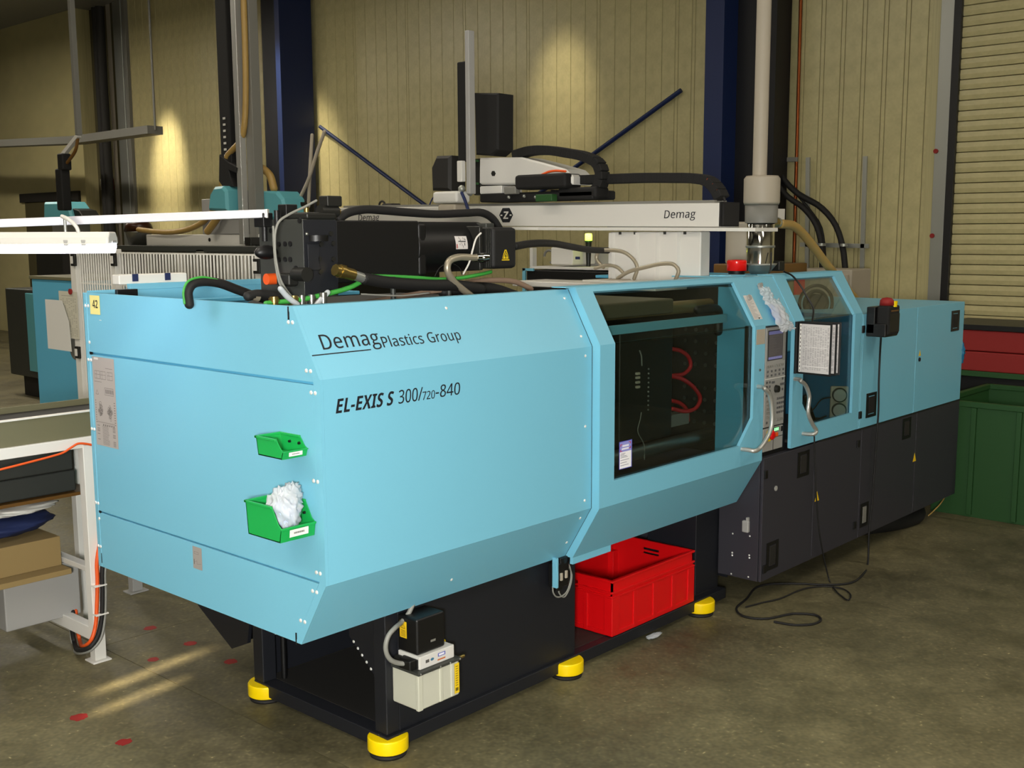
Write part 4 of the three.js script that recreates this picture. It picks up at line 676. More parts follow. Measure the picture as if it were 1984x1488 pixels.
  // arm
  Bx('vertical_arm', [[3.1,3.683,-2.246],[3.1,2.575,-2.207]], M.grey, RX - 0.22, RX - 0.16, 0.006);
  Bx('arm_chain', [[3.2,3.509,-2.465],[3.2,2.814,-2.368]], M.blackMatt, RX - 0.08, RX + 0.0, 0.01);
  obj('arm_cover', sheet([RX + 0.12, 0, 0], [0, 0, 1], [0, 1, 0], [[3.25,3.289,-2.338],[3.25,3.269,-2.103],[3.25,2.882,-2.107],[3.25,2.843,-2.177],[3.25,2.858,-2.328]].map((p) => [p[2], p[1]]), [], 0.16, 0.012), M.blackMatt, c);
  obj('arm_guard', sheet([RX + 0.04, 0, 0], [0, 0, 1], [0, 1, 0], [[3.25,2.862,-2.655],[3.25,2.859,-2.505],[3.25,2.608,-2.51],[3.25,2.614,-2.704],[3.25,2.779,-2.711]].map((p) => [p[2], p[1]]), [], 0.16, 0.02), M.shade, c);
  Bx('arm_rod', [[3.15,2.813,-2.396],[3.15,2.666,-2.346]], M.offWhite, RX - 0.16, RX - 0.12, 0.006);
  // gripper
  Bx('gripper_body', [[3.1,2.598,-2.549],[3.1,2.513,-2.299]], M.offWhite, RX - 0.26, RX - 0.12, 0.02); Bx('gripper_base', [[3.1,2.509,-2.498],[3.1,2.419,-2.321]], M.beige, RX - 0.26, RX - 0.14, 0.02);
  obj('gripper_joint', (() => { const q = [[3.1,2.613,-2.308],[3.1,2.583,-2.237]]; return [new THREE.SphereGeometry(0.026, 14, 10).translate(RX - 0.2, q[0][1], q[0][2]), new THREE.SphereGeometry(0.022, 14, 10).translate(RX - 0.19, q[1][1], q[1][2])]; })(), M.zinc, c);
  obj('blue_hose', tube([[3.06,2.583,-2.269],[3.06,2.532,-2.239],[3.06,2.482,-2.215],[3.06,2.446,-2.2]], 0.011), M.navy, c); obj('blue_hose', tube([[3.06,2.575,-2.519],[3.06,2.554,-2.562],[3.06,2.511,-2.595]], 0.005), M.navy, c); obj('red_clip', (() => { const q = [[3.06,2.443,-2.22]][0]; return bc(...q, 0.02, 0.012, 0.03, 0.003); })(), M.red, c);
  // energy chains, made as a flat band of links
  const chain = (pts, h, x0, x1, parent) => {
    const cv = new THREE.CatmullRomCurve3(pts.map((p) => V(0, p[1], p[2])), false, 'centripetal'), L = cv.getLength(), nL = Math.round(L / 0.045);
    for (let k = 0; k < nL; k++) {
      const p = cv.getPointAt((k + 0.5) / nL), d = cv.getTangentAt((k + 0.5) / nL);
      const m = obj('chain_link', chainGeo(h, x1 - x0), M.blackMatt, parent); m.position.set((x0 + x1) / 2, p.y, p.z); m.rotation.x = -Math.atan2(d.y, d.z);
    }
  };
  const geos = new Map(); function chainGeo(h, w) { const k = h + '_' + w; if (!geos.has(k)) geos.set(k, new RoundedBoxGeometry(w, h, 0.05, 1, 0.006)); return geos.get(k); }
  const e1 = part('energy_chain', r, 'black cable chain lying along the beam'), e2 = part('energy_chain', r, 'black cable chain looping over the carriage');
  chain([[3.4,2.509,-0.373],[3.4,2.56,-0.404],[3.4,2.612,-0.464],[3.4,2.634,-0.566],[3.4,2.644,-0.74],[3.4,2.652,-0.98],[3.4,2.654,-1.231],[3.4,2.656,-1.493],[3.4,2.661,-1.722]], 0.062, RX + 0.06, RX + 0.16, e1);
  chain([[3.35,2.843,-2.012],[3.35,2.865,-1.867],[3.35,2.86,-1.703],[3.35,2.835,-1.543],[3.35,2.803,-1.388],[3.35,2.751,-1.279],[3.35,2.677,-1.248],[3.35,2.604,-1.269],[3.35,2.562,-1.343],[3.35,2.556,-1.497],[3.35,2.563,-1.657]], 0.062, RX, RX + 0.09, e2);
  obj('orange_cable', tube([[3.37,2.633,-0.468],[3.37,2.597,-0.415],[3.37,2.552,-0.378]], 0.008), M.orange, e1); obj('orange_cable', tube([[3.27,2.697,-1.704],[3.27,2.712,-1.649],[3.27,2.717,-1.59],[3.27,2.71,-1.5]], 0.008), M.orange, e2);
  obj('lifting_eye', new THREE.TorusGeometry(0.03, 0.007, 8, 20, Math.PI).rotateY(Math.PI / 2).translate(RX + 0.1, yt + 0.012, zf - 0.05), M.shade, r);
  obj('lifting_eye', new THREE.TorusGeometry(0.035, 0.008, 8, 20, Math.PI).rotateY(Math.PI / 2).translate(RX + 0.1, yt + 0.045, -3.5), M.shade, r); obj('eye_base', bx(RX + 0.05, RX + 0.15, yt + 0.02, yt + 0.06, -3.45, -3.33, 0.01), M.shade, r);
  obj('grey_hose', tube([[3.2,2.08,-1.123],[3.2,2.139,-1.179],[3.2,2.18,-1.158],[3.2,2.19,-1.053],[3.2,2.175,-0.95],[3.2,2.127,-0.876],[3.2,2.078,-0.852],[3.2,2.013,-0.875]], 0.012), M.hoseGrey, r);
  obj('grey_hose', tube([[3.18,2.011,-0.991],[3.18,2.052,-0.913],[3.18,2.087,-0.774],[3.18,2.111,-0.638],[3.18,2.106,-0.561],[3.18,2.069,-0.526],[3.18,2.015,-0.548]], 0.012), M.hoseGrey, r);
  obj('grey_hose', tube([[3.19,2.073,-1.183],[3.19,2.094,-1.086],[3.19,2.082,-1.003],[3.19,2.044,-0.949]], 0.011), M.hoseGrey, r);
  obj('hose_socket', (() => { const q = [[3.2,2.007,-1.106],[3.2,1.946,-0.927]]; return [bx(3.15, 3.25, q[1][1], q[0][1], q[0][2], q[1][2], 0.01)]; })(), M.beige, r);
}
// ---------------------------------------------------------------- on top of the injection end
{
  const HX = 4.43, HZ = -0.68;
  const h = thing('material_loader', 'chrome material loader tube with a beige cap on the injection end', 'loader', [HX, 2.01, HZ]);
  const T = (p) => p.map((q) => [q[0] - HX, q[1] - 2.01, q[2] - HZ]);
  obj('cap', lathe([[0, 0.685], [0.11, 0.68], [0.125, 0.66], [0.125, 0.5], [0.118, 0.48], [0, 0.48]], 0, 0, 0), M.beige, h);
  obj('collar', lathe([[0.112, 0.355], [0.114, 0.48], [0, 0.48], [0, 0.355]], 0, 0, 0), M.midGrey, h);
  obj('loader_tube', lathe([[0.095, 0.06], [0.097, 0.36], [0, 0.36], [0, 0.06]], 0, 0, 0), M.chrome, h);
  obj('tube_band', [lathe([[0.097, 0.185], [0.102, 0.185], [0.102, 0.2], [0.097, 0.2]], 0, 0, 0)], M.zinc, h);
  obj('base_funnel', lathe([[0, 0], [0.06, 0], [0.11, 0.06], [0.12, 0.075], [0, 0.075]], 0, 0, 0), M.zinc, h);
  obj('clamp', [bx(-0.16, -0.1, 0.02, 0.07, -0.1, -0.03, 0.01), bx(0.1, 0.18, 0.02, 0.09, 0, 0.1, 0.01)], M.iron, h);
  obj('side_bracket', bx(0.08, 0.42, 0.36, 0.46, -0.06, -0.05, 0.002), M.midGrey, h); obj('bracket_label', bx(0.3, 0.42, 0.36, 0.46, -0.05, -0.046, 0.001), M.offWhite, h);
  obj('inlet', [cyl('x', 0.032, 0.032, 0.09, 0.19, 0.36, 0.02, 16)], M.brass, h); obj('inlet_ring', cyl('x', 0.036, 0.036, 0.19, 0.205, 0.36, 0.02, 16), M.zinc, h);
  obj('thin_cable', tube([[-0.04, 0.15, 0.11], [-0.08, 0.05, 0.13], [-0.12, 0, 0.14]], 0.006), M.black, h);
  obj('pipe', cyl('y', 0.05, 0.05, 0.68, 4.96, 0.05, -0.05, 20), M.beige, h);
  tag(obj('suction_hose', tube([...[[4.674,2.36,-0.66],[4.849,2.35,-0.66],[4.986,2.301,-0.66],[5.178,2.194,-0.66],[5.353,2.086,-0.66],[5.533,1.983,-0.66]], ...[[6.269,1.827,-0.9],[6.496,1.708,-0.9],[6.742,1.583,-0.9]]], 0.033, 80, 14), M.tan), 'ribbed tan suction hose running down from the chrome loader to the right', 'hose');
  tag(obj('dryer_vessel', lathe([[0, 0], [0.16, 0], [0.17, 0.02], [0.17, 0.3], [0.16, 0.32], [0, 0.32]], 4.9, 2.06, -1.05), M.beige), 'beige round dryer vessel right of the chrome loader', 'vessel');
  const st = thing('vessel_stand', 'dark brown support box under the beige vessel beside the loader', 'support', [4.95, 2.01, -1.0]);
  obj('stand_box', bx(-0.3, 0.32, -0.02, 0.06, -0.2, 0.25, 0.01), M.tanDark, st);
  const bq = [[3.65,2.13,-0.4],[3.653,2.052,-0.4]];
  const b = thing('warning_beacon', 'red warning beacon lamp on the machine roof left of the chrome loader', 'lamp', [bq[0][0], 2.03, -0.4]);
  obj('lens', lathe([[0, 0.1], [0.055, 0.098], [0.062, 0.09], [0.062, 0.03], [0, 0.03]], 0, 0, 0), M.redLens, b); obj('base', cyl('y', 0.05, 0.055, 0, 0.03, 0, 0, 20), M.black, b);
  obj('roof_clip', bx(3.25, 3.42, 2.036, 2.046, -0.35, -0.2, 0.002), M.blue, machine);
  // long cable from the roof over the second guard
  tag(obj('window_cable', tube([...[[3.717,2.046,-0.117],[3.795,2.018,-0.101],[3.836,1.96,-0.067],[3.851,1.889,-0.026],[3.859,1.819,0.015]].map((p) => [p[0], p[1] + 0.012, p[2] + 0.015]), ...[[3.768,1.746,0.075]]], 0.006, 60), M.black), 'thin black cable hanging over the second guard window', 'cable');
}
// ---------------------------------------------------------------- loose things on and around the machine
function bin(label, w, y0, y1, z0, z1) {                          // hung by its long side wall on the end cover (x = 0), open front towards +z
  const t = thing('storage_bin', label, 'bin', [-w / 2 - 0.003, y0, (z0 + z1) / 2], 'green bins on the end cover');
  const h = y1 - y0, L = (z1 - z0) / 2, k = 0.004, a = w / 2, sl = 0.012;
  const side = [[-L, 0], [L - 0.01, 0], [L, h * 0.4], [L - 0.2 * L, h * 0.52], [L - 0.55 * L, h], [-L - sl, h]];
  const S = (x) => sheet([x, 0, 0], [0, 0, 1], [0, 1, 0], side, [], k);
  obj('shell', [S(-a + k), S(a), bx(-a, a, 0, k, -L, L - 0.01, 0),
    sheet([-a, 0, -L], [1, 0, 0], [0, h, -sl], [[0, 0], [w, 0], [w, h], [0, h]], [], k), sheet([-a, 0, L - 0.01 - k], [1, 0, 0], [0, h * 0.4, 0.01], [[0, 0], [w, 0], [w, h * 0.42], [0, h * 0.42]], [], k)], M.green, t);
  obj('rim', [bx(-a - 0.004, -a + 0.006, h - 0.008, h + 0.002, -L - sl - 0.004, L * 0.45, 0.002), bx(a - 0.006, a + 0.003, h - 0.008, h + 0.002, -L - sl - 0.004, L * 0.45, 0.002), bx(-a - 0.004, a + 0.003, h - 0.008, h + 0.002, -L - sl - 0.006, -L - sl + 0.008, 0.002),
    bx(-a - 0.003, a, h * 0.36, h * 0.43, L - 0.004, L + 0.006, 0.002)], M.green, t);
  const lab = canvasTex(128, 32, (c) => { c.fillStyle = '#e6e6de'; c.fillRect(0, 0, 128, 32); c.fillStyle = '#2a2a2a'; for (let x = 30; x < 98; x += 8) c.fillRect(x, 12, 5, 8); });
  obj('label', print([-a * 0.55, h * 0.12, L + 0.0002], [1, 0, 0], [0, 1, 0.1], w * 0.55, h * 0.22), std(0xffffff, 0.6, 0, { map: lab }), t);
  for (const z of [-0.3 * L, 0.45 * L]) obj('bolt', cyl('x', 0.005, 0.006, a - 0.012, a - 0.004, h * 0.62, z, 10), M.black, t);
  return t;
}
bin('small green plastic bin on the blue end cover, empty, above the larger one', 0.115, 1.455, 1.528, -0.245, -0.085);
bin('larger green plastic bin on the blue end cover holding a bag', 0.16, 1.146, 1.278, -0.265, -0.05);
function crumple(w, h, d, amp, n = 22, sd = 3) {                   // a creased bag
  const g = new THREE.SphereGeometry(0.5, n * 2, n), p = g.attributes.position, q = new THREE.Vector3();
  for (let i = 0; i < p.count; i++) {
    q.fromBufferAttribute(p, i); const s = Math.sin(q.x * 17 + sd) * Math.sin(q.y * 19 + sd * 2) + 0.6 * Math.sin(q.z * 31 + q.x * 23) + 0.4 * Math.sin(q.y * 43 + q.z * 37 + sd);
    q.multiplyScalar(1 + amp * s); p.setXYZ(i, q.x * w, q.y * h, q.z * d);
  }
  g.computeVertexNormals(); return g;
}
{
  const b = thing('plastic_bag', 'clear crumpled plastic bag with white parts sticking out of the larger green bin', 'bag', [-0.08, 1.15, -0.14]);
  obj('bag_film', [crumple(0.12, 0.17, 0.15, 0.12).translate(0, 0.1, 0.0), crumple(0.09, 0.1, 0.07, 0.2, 18, 5).translate(0.01, 0.155, 0.03)], M.film, b);
  obj('contents', [crumple(0.1, 0.13, 0.11, 0.1, 18, 9).translate(0, 0.085, 0.01)], std(0xb9c4dc, 0.4), b);
  const c = thing('plastic_bag', 'clear plastic bag with blue parts lying on the slanted operator column above the screen', 'bag', [0, 0, 0]);
  const q = [[3.333,1.936,-0.053],[3.523,1.94,-0.056],[3.475,1.771,0.042],[3.221,1.757,0.051],[3.324,1.876,-0.019],[3.531,1.872,-0.016]];
  const n = V(0, 0.16, 0.276).normalize();
  const at = (i, k) => [q[i][0] + n.x * k, q[i][1] + n.y * k, q[i][2] + n.z * k];
  const tilt = Math.atan2(0.16, 0.276);
  const patch = (w, h, x, y, z, amp, sd) => crumple(w, h, 0.035, amp, 20, sd).rotateX(-tilt).translate(x, y, z);
  const flat = (w, h, x, y, z, amp, sd) => {                       // a creased flat pouch
    const g = new THREE.PlaneGeometry(w, h, 30, 34), p = g.attributes.position;
    for (let i = 0; i < p.count; i++) { const u = p.getX(i) / w * 2, v = p.getY(i) / h * 2, e = Math.max(0, 1 - u * u) * Math.max(0, 1 - v * v); p.setXYZ(i, p.getX(i) + 0.006 * Math.sin(v * 9 + sd), p.getY(i) + 0.005 * Math.sin(u * 11 + sd), 0.006 + e * 0.02 + amp * (Math.sin(u * 6 + v * 4 + sd) * Math.sin(v * 9 - u * 3) + 0.5 * Math.sin(u * 13 + v * 11 + sd))); }
    g.computeVertexNormals(); return g.rotateX(-tilt).translate(x, y, z);
  };
  obj('bag_film', [flat(0.13, 0.11, 3.375, 1.925, -0.028, 0.004, 2), flat(0.17, 0.2, 3.415, 1.815, 0.036, 0.005, 4), flat(0.17, 0.06, 3.43, 1.742, 0.075, 0.006, 7)], M.film, c);
  obj('contents', patch(0.06, 0.13, 3.385, 1.82, 0.03, 0.08, 6), std(0x6d8cc8, 0.4), c); obj('contents', patch(0.05, 0.13, 3.455, 1.815, 0.03, 0.1, 8), std(0xb9b4bc, 0.4), c);
}
{
  const tex = canvasTex(128, 256, (c) => { c.fillStyle = '#cfcbc6'; c.fillRect(0, 0, 128, 256); c.fillStyle = '#8e8a88'; for (let y = 50; y < 245; y += 9) c.fillRect(12, y, 40 + rnd() * 64, 3); });
  const t = thing('paper_note', 'white paper note under a round magnet on the slanted door frame', 'paper', [0, 0, 0]);
  const Ls = Math.hypot(DT - DK, DZT - DZ), dv = (k) => [3.136 + 0.0, DK + (DT - DK) * k, DZ + (DZT - DZ) * k];
  const o = dv(0.12); const nn = V(0, 0.16, 0.276).normalize().multiplyScalar(0.002);
  obj('sheet', print([3.142, o[1] + nn.y, o[2] + nn.z], [1, 0, 0], DUPV, 0.096, Ls * 0.5), std(0xffffff, 0.8, 0, { map: tex }), t);
  const m = dv(0.57); obj('magnet', cyl('z', 0.017, 0.017, 0, 0.012, 0, 0, 18).rotateX(-Math.atan2(0.16, 0.276)).translate(3.19, m[1], m[2] + 0.004), M.grey, t);
  const m2 = dv(0.15); obj('pin', cyl('z', 0.004, 0.004, 0, 0.004, 0, 0, 8).translate(3.2, m2[1], m2[2] + 0.003), M.iron, t);
}
{ // sheets in a fan of black sleeves on the second guard
  const t = thing('document_display', 'fan of black framed paper sleeves sticking out from the second guard window', 'display', [3.62, 1.6, 0.055]);
  obj('hinge_strip', bx(-0.02, 0.06, -0.16, 0.16, -0.008, 0.006, 0.003), M.black, t);
  const doc = canvasTex(256, 384, (c) => { c.fillStyle = '#c9c6c4'; c.fillRect(0, 0, 256, 384); c.fillStyle = '#8b888a'; for (let y = 22; y < 360; y += 6) for (let x = 14; x < 236; x += 22) if (rnd() > 0.25) c.fillRect(x, y, 8 + rnd() * 12, 2.4); c.fillStyle = '#dddad8'; c.fillRect(12, 180, 230, 5); c.fillRect(12, 330, 230, 8); });
  const holes = canvasTex(32, 384, (c) => { c.fillStyle = '#e4e2dc'; c.fillRect(0, 0, 32, 384); c.fillStyle = '#222'; for (let y = 12; y < 384; y += 32) c.fillRect(10, y, 10, 13); });
  [[0.0, -4, 0.21], [0.022, 6, 0.215], [0.044, 12, 0.22]].forEach(([x, deg, w], i) => {
    const l = part('sleeve', t); l.position.set(x, 0, 0.005); l.rotation.y = deg * Math.PI / 180; l.rotation.z = 0;
    obj('sleeve_frame', [bx(0, 0.006, -0.16, 0.16, 0, w + 0.02, 0.003)], M.black, l);
    obj('paper_sheet', print([-0.0008, -0.148, 0.026], [0, 0, 1], [0, 1, 0], w - 0.018, 0.296), std(0xffffff, 0.7, 0, { map: doc }), l);
    obj('punched_edge', print([-0.0008, -0.148, 0.01], [0, 0, 1], [0, 1, 0], 0.015, 0.296), std(0xffffff, 0.7, 0, { map: holes }), l);
  });
}
{ // handheld pendant in its holder
  const t = thing('handheld_pendant', 'black handheld robot pendant with a red stop button hanging on the blue cabinet', 'pendant', [4.70, 1.6, 0.05]);
  obj('holder', [bx(-0.11, 0.09, 0.0, 0.09, 0.0, 0.14, 0.008), bx(-0.11, 0.1, 0.02, 0.2, 0, 0.06, 0.006)], M.black, t);
  obj('housing', bx(-0.09, 0.09, 0.01, 0.21, 0.06, 0.15, 0.015), M.blackMatt, t);
  obj('screen', bx(-0.075, 0.08, 0.03, 0.155, 0.15, 0.152, 0.001), M.iron, t); obj('brand_strip', bx(-0.06, 0.06, 0.17, 0.18, 0.15, 0.152, 0.001), M.tanDark, t);
  obj('stop_button', lathe([[0, 0.055], [0.03, 0.05], [0.045, 0.035], [0.048, 0], [0, 0]], 0, 0, 0, 24).translate(-0.03, 0.21, 0.105), M.redPaint, t); obj('button_collar', cyl('y', 0.02, 0.024, 0.2, 0.24, 0.005, 0.14, 14), M.yellow, t);
}
tag(obj('pendant_cable', tube([...[[4.69,1.586,0.115]], ...[[4.776,1.452,0.075],[4.777,1.272,0.075],[4.791,1.053,0.075],[4.78,0.908,0.075],[4.768,0.69,0.075],[4.746,0.398,0.075],[4.721,0.216,0.075]], ...[[4.669,0.008,0.1],[4.398,0.008,0.192],[4.145,0.008,0.212],[4.014,0.008,0.112],[3.923,0.008,-0.026],[3.779,0.008,-0.174],[3.668,0.008,-0.202],[3.423,0.008,-0.134],[3.208,0.008,-0.08],[3.123,0.008,0.021],[3.164,0.008,0.137],[3.37,0.008,0.232],[3.426,0.008,0.339],[3.371,0.008,0.401],[3.275,0.008,0.4],[3.189,0.008,0.328],[3.157,0.008,0.211]]], 0.007, 220), M.rubber), 'black cable from the handheld pendant trailing in loops on the floor', 'cable');
tag(obj('floor_cable', tube([...[[3.848,1.015,0.075],[3.869,0.832,0.075],[3.917,0.552,0.075],[3.976,0.334,0.075]], ...[[4.11,0.008,0.087],[3.978,0.008,0.185],[3.87,0.008,0.284],[3.815,0.008,0.359],[3.93,0.008,0.322],[4.005,0.008,0.232],[3.984,0.008,0.127],[3.877,0.008,0.054],[3.745,0.008,0.032],[3.56,0.008,0.023],[3.414,0.008,-0.023],[3.282,0.008,-0.055]]], 0.005, 160), M.rubber), 'thin black cable hanging from the right handle down to the floor', 'cable');
{ // red crate on the tray
  const t = thing('red_crate', 'large red plastic stacking crate standing under the first guard door', 'crate', [2.515, 0.1, -0.512]);
  const a = 0.4, b = 0.3, h = 0.32, w = 0.01;
  const wallS = (len, hole) => shapeWall(len, hole);
  function shapeWall(L, hole) { return [[[-L, 0], [L, 0], [L, h], [-L, h]], hole ? [[[-0.06, h - 0.085], [0.06, h - 0.085], [0.06, h - 0.045], [-0.06, h - 0.045]]] : []]; }
  const long = shapeWall(a, false), short = shapeWall(b, true);
  obj('shell', [sheet([0, 0, b - w], [1, 0, 0], [0, 1, 0], ...long, w), sheet([0, 0, -b], [1, 0, 0], [0, 1, 0], ...long, w), sheet([-a + w, 0, 0], [0, 0, 1], [0, 1, 0], ...short, w), sheet([a, 0, 0], [0, 0, 1], [0, 1, 0], ...short, w), bx(-a, a, 0, 0.012, -b, b, 0)], M.red, t);
  for (const y of [h - 0.012, h - 0.075, h - 0.1]) obj('rim_band', [bx(-a - 0.008, a + 0.008, y, y + 0.012, b - 0.004, b + 0.009, 0.002), bx(-a - 0.008, a + 0.008, y, y + 0.012, -b - 0.009, -b + 0.004, 0.002), bx(-a - 0.009, -a + 0.004, y, y + 0.012, -b, b, 0.002), bx(a - 0.004, a + 0.009, y, y + 0.012, -b, b, 0.002)], M.red, t);
  for (const sx of [-1, 1]) for (const sz of [-1, 1]) obj('corner_post', bx(sx * a - (sx > 0 ? 0.06 : 0.008), sx * a + (sx > 0 ? 0.008 : 0.06), 0.004, h - 0.1, sz * b - (sz > 0 ? 0.05 : 0.008), sz * b + (sz > 0 ? 0.008 : 0.05), 0.004).translate(0, 0, 0), M.red, t);
  for (const x of [-0.19, 0.0, 0.19]) obj('rib', bx(x - 0.018, x + 0.018, 0.01, h - 0.1, b - 0.002, b + 0.008, 0.003), M.red, t);
  for (const z of [-0.12, 0.12]) obj('rib', bx(-a - 0.008, -a + 0.002, 0.01, h - 0.1, z - 0.014, z + 0.014, 0.003), M.red, t);
  obj('foot_band', [bx(-a - 0.006, a + 0.006, 0.004, 0.03, b - 0.002, b + 0.007, 0.002), bx(-a - 0.007, -a + 0.002, 0.004, 0.03, -b, b, 0.002)], M.red, t);
}
tag(obj('red_tube', tube([[3.096,0.361,-0.6],[3.106,0.426,-0.6],[3.122,0.457,-0.6]], 0.012), M.redHose), 'short red tube standing behind the red crate', 'tube');
{ // lubrication pump on the base
  const t = thing('lubrication_pump', 'grey lubrication pump with black motor and clear oil tank on the dark base', 'pump', [0.645, 0.25, -0.135]);
  obj('tank', [bx(-0.125, 0.125, 0.0, 0.165, -0.085, 0.085, 0.008), bx(-0.128, -0.1, 0, 0.165, 0.07, 0.089, 0.004), bx(0.0, 0.02, 0.004, 0.165, 0.08, 0.09, 0.004), bx(0.07, 0.09, 0.006, 0.165, 0.08, 0.09, 0.004)], M.tank, t);
  obj('oil', bx(-0.118, 0.118, 0.006, 0.11, -0.078, 0.078, 0.004), M.grey, t);
  obj('lid', bx(-0.132, 0.132, 0.163, 0.176, -0.085, 0.095, 0.003), M.castGrey, t);
  for (const x of [-0.12, 0, 0.06, 0.12]) obj('screw', new THREE.SphereGeometry(0.005, 8, 6).translate(x, 0.17, 0.096), M.steel, t);
  obj('pump_block', bx(-0.1, 0.11, 0.176, 0.235, -0.07, 0.07, 0.004), M.offWhite, t);
  const f = canvasTex(128, 64, (c) => { c.fillStyle = '#cfcdc8'; c.fillRect(0, 0, 128, 64); c.fillStyle = '#55534f'; c.fillRect(18, 22, 16, 18); c.beginPath(); c.arc(48, 30, 8, 0, 7); c.fillStyle = '#3b6f8c'; c.fill(); c.fillStyle = '#4b59b0'; c.fillRect(74, 10, 34, 20); c.fillStyle = '#e8e6ee'; c.fillRect(78, 14, 26, 12); c.fillStyle = '#c4662e'; c.fillRect(72, 44, 36, 8); });
  obj('front_plate', print([-0.09, 0.18, 0.0705], [1, 0, 0], [0, 1, 0], 0.17, 0.05), std(0xffffff, 0.5, 0, { map: f }), t);
  obj('motor_cover', bx(-0.1, 0.07, 0.235, 0.4, -0.075, 0.055, 0.012), M.black, t);
  const st = canvasTex(64, 96, (c) => { c.fillStyle = '#e0b81a'; c.fillRect(0, 0, 64, 96); c.strokeStyle = '#5a470c'; c.lineWidth = 3; c.beginPath(); c.moveTo(32, 14); c.lineTo(48, 40); c.lineTo(16, 40); c.closePath(); c.stroke(); c.fillStyle = '#5a470c'; for (let y = 52; y < 88; y += 8) c.fillRect(12, y, 40, 3); });
  obj('yellow_label', print([-0.1008, 0.30, -0.055], [0, 0, 1], [0, 1, 0], 0.045, 0.075), std(0xffffff, 0.5, 0, { map: st }), t);
  const lv = canvasTex(48, 128, (c) => { c.fillStyle = '#e6c21c'; c.fillRect(0, 0, 48, 128); c.fillStyle = '#6b5a10'; for (let y = 12; y < 96; y += 10) c.fillRect(12, y, 24, 3); c.fillRect(10, 104, 28, 14); });
  obj('yellow_label', print([0.093, 0.012, 0.0865], [1, 0, 0], [0, 1, 0], 0.03, 0.14), std(0xffffff, 0.5, 0, { map: lv }), t);
  obj('small_label', bx(-0.02, 0.01, 0.278, 0.288, 0.055, 0.0555, 0), M.midGrey, t);
  obj('plug', [bx(-0.145, -0.1, 0.178, 0.225, -0.02, 0.055, 0.008), bx(-0.108, -0.098, 0.18, 0.222, -0.03, 0.06, 0.002)], M.black, t);
  obj('filler_cap', [cyl('y', 0.022, 0.025, 0.176, 0.225, 0.12, -0.03, 16), bx(0.08, 0.135, 0.225, 0.26, -0.06, -0.02, 0.006)], M.yellow, t);
  obj('valve', cyl('z', 0.018, 0.018, -0.07, 0.02, -0.11, 0.2, 14), M.iron, t);
  obj('tap', cyl('x', 0.008, 0.008, 0.13, 0.16, 0.17, 0.08, 10), M.brass, t);
  tag(obj('pump_cable', tube([[0.515, 0.452, -0.12], ...[[0.481,0.462,-0.13],[0.437,0.489,-0.13],[0.412,0.529,-0.13],[0.41,0.568,-0.13],[0.429,0.605,-0.13],[0.462,0.625,-0.13]], ...[[0.54,0.623,-0.17],[0.577,0.648,-0.17],[0.608,0.687,-0.17]]], 0.011, 70), M.cableGrey), 'light grey corrugated cable curving up from the lubrication pump', 'cable');
  obj('cable_tie', (() => { const q = [[0.479,0.611,-0.15]][0]; return cyl('z', 0.014, 0.014, q[2] - 0.004, q[2] + 0.004, q[0], q[1], 10); })(), M.black, machine);
}
tag(obj('film_scrap', crumple(0.13, 0.02, 0.05, 0.15, 12, 3).translate(2.49, 0.012, -0.19), M.film), 'small scrap of clear film on the floor before the red crate', 'scrap');
{ // green skip and red crates right of the machine
  const t = thing('green_skip', 'dark green steel container at the right edge behind the machine', 'container', [7.05, 0, 0.45]);
  obj('body', [bx(-0.6, -0.58, 0, 0.93, -0.62, 0.62, 0.003), bx(0.58, 0.6, 0, 0.93, -0.62, 0.62, 0.003), bx(-0.58, 0.58, 0, 0.93, -0.62, -0.6, 0.003), bx(-0.58, 0.58, 0, 0.93, 0.6, 0.62, 0.003), bx(-0.58, 0.58, 0.02, 0.05, -0.6, 0.6, 0)], M.greenDark, t);
  obj('rim', [bx(-0.62, -0.57, 0.9, 0.945, -0.64, 0.64, 0.006), bx(0.57, 0.62, 0.9, 0.945, -0.64, 0.64, 0.006), bx(-0.6, 0.6, 0.9, 0.945, -0.64, -0.59, 0.006), bx(-0.6, 0.6, 0.9, 0.945, 0.59, 0.64, 0.006)], M.greenDark, t);
  for (const z of [-0.3, 0.05, 0.4]) obj('rib', bx(-0.63, -0.6, 0.02, 0.9, z - 0.02, z + 0.02, 0.004), M.greenDark, t);
  const r = thing('rack_with_boxes', 'dark red box shelf with a dark gap below at the right edge', 'box', [8.3, 0, -0.05]);
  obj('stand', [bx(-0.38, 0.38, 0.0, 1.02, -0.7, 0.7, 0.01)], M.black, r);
  for (const [y0, y1] of [[1.02, 1.2], [1.205, 1.4]]) obj('red_box', bx(-0.4, 0.4, y0, y1, -0.7, 0.7, 0.012), M.redPaint, r);
  obj('top_board', bx(-0.42, 0.42, 1.4, 1.45, -0.72, 0.72, 0.004), M.black, r);
  obj('green_strip', bx(-0.41, -0.38, 0.97, 1.02, -0.7, 0.7, 0.003), M.greenDark, r);
  tag(obj('blue_film', crumple(0.05, 0.2, 0.08, 0.2, 14, 4).translate(6.395, 1.34, 0.02), M.blueDark), 'scrap of blue film on the far edge of the blue cabinet', 'scrap');
}
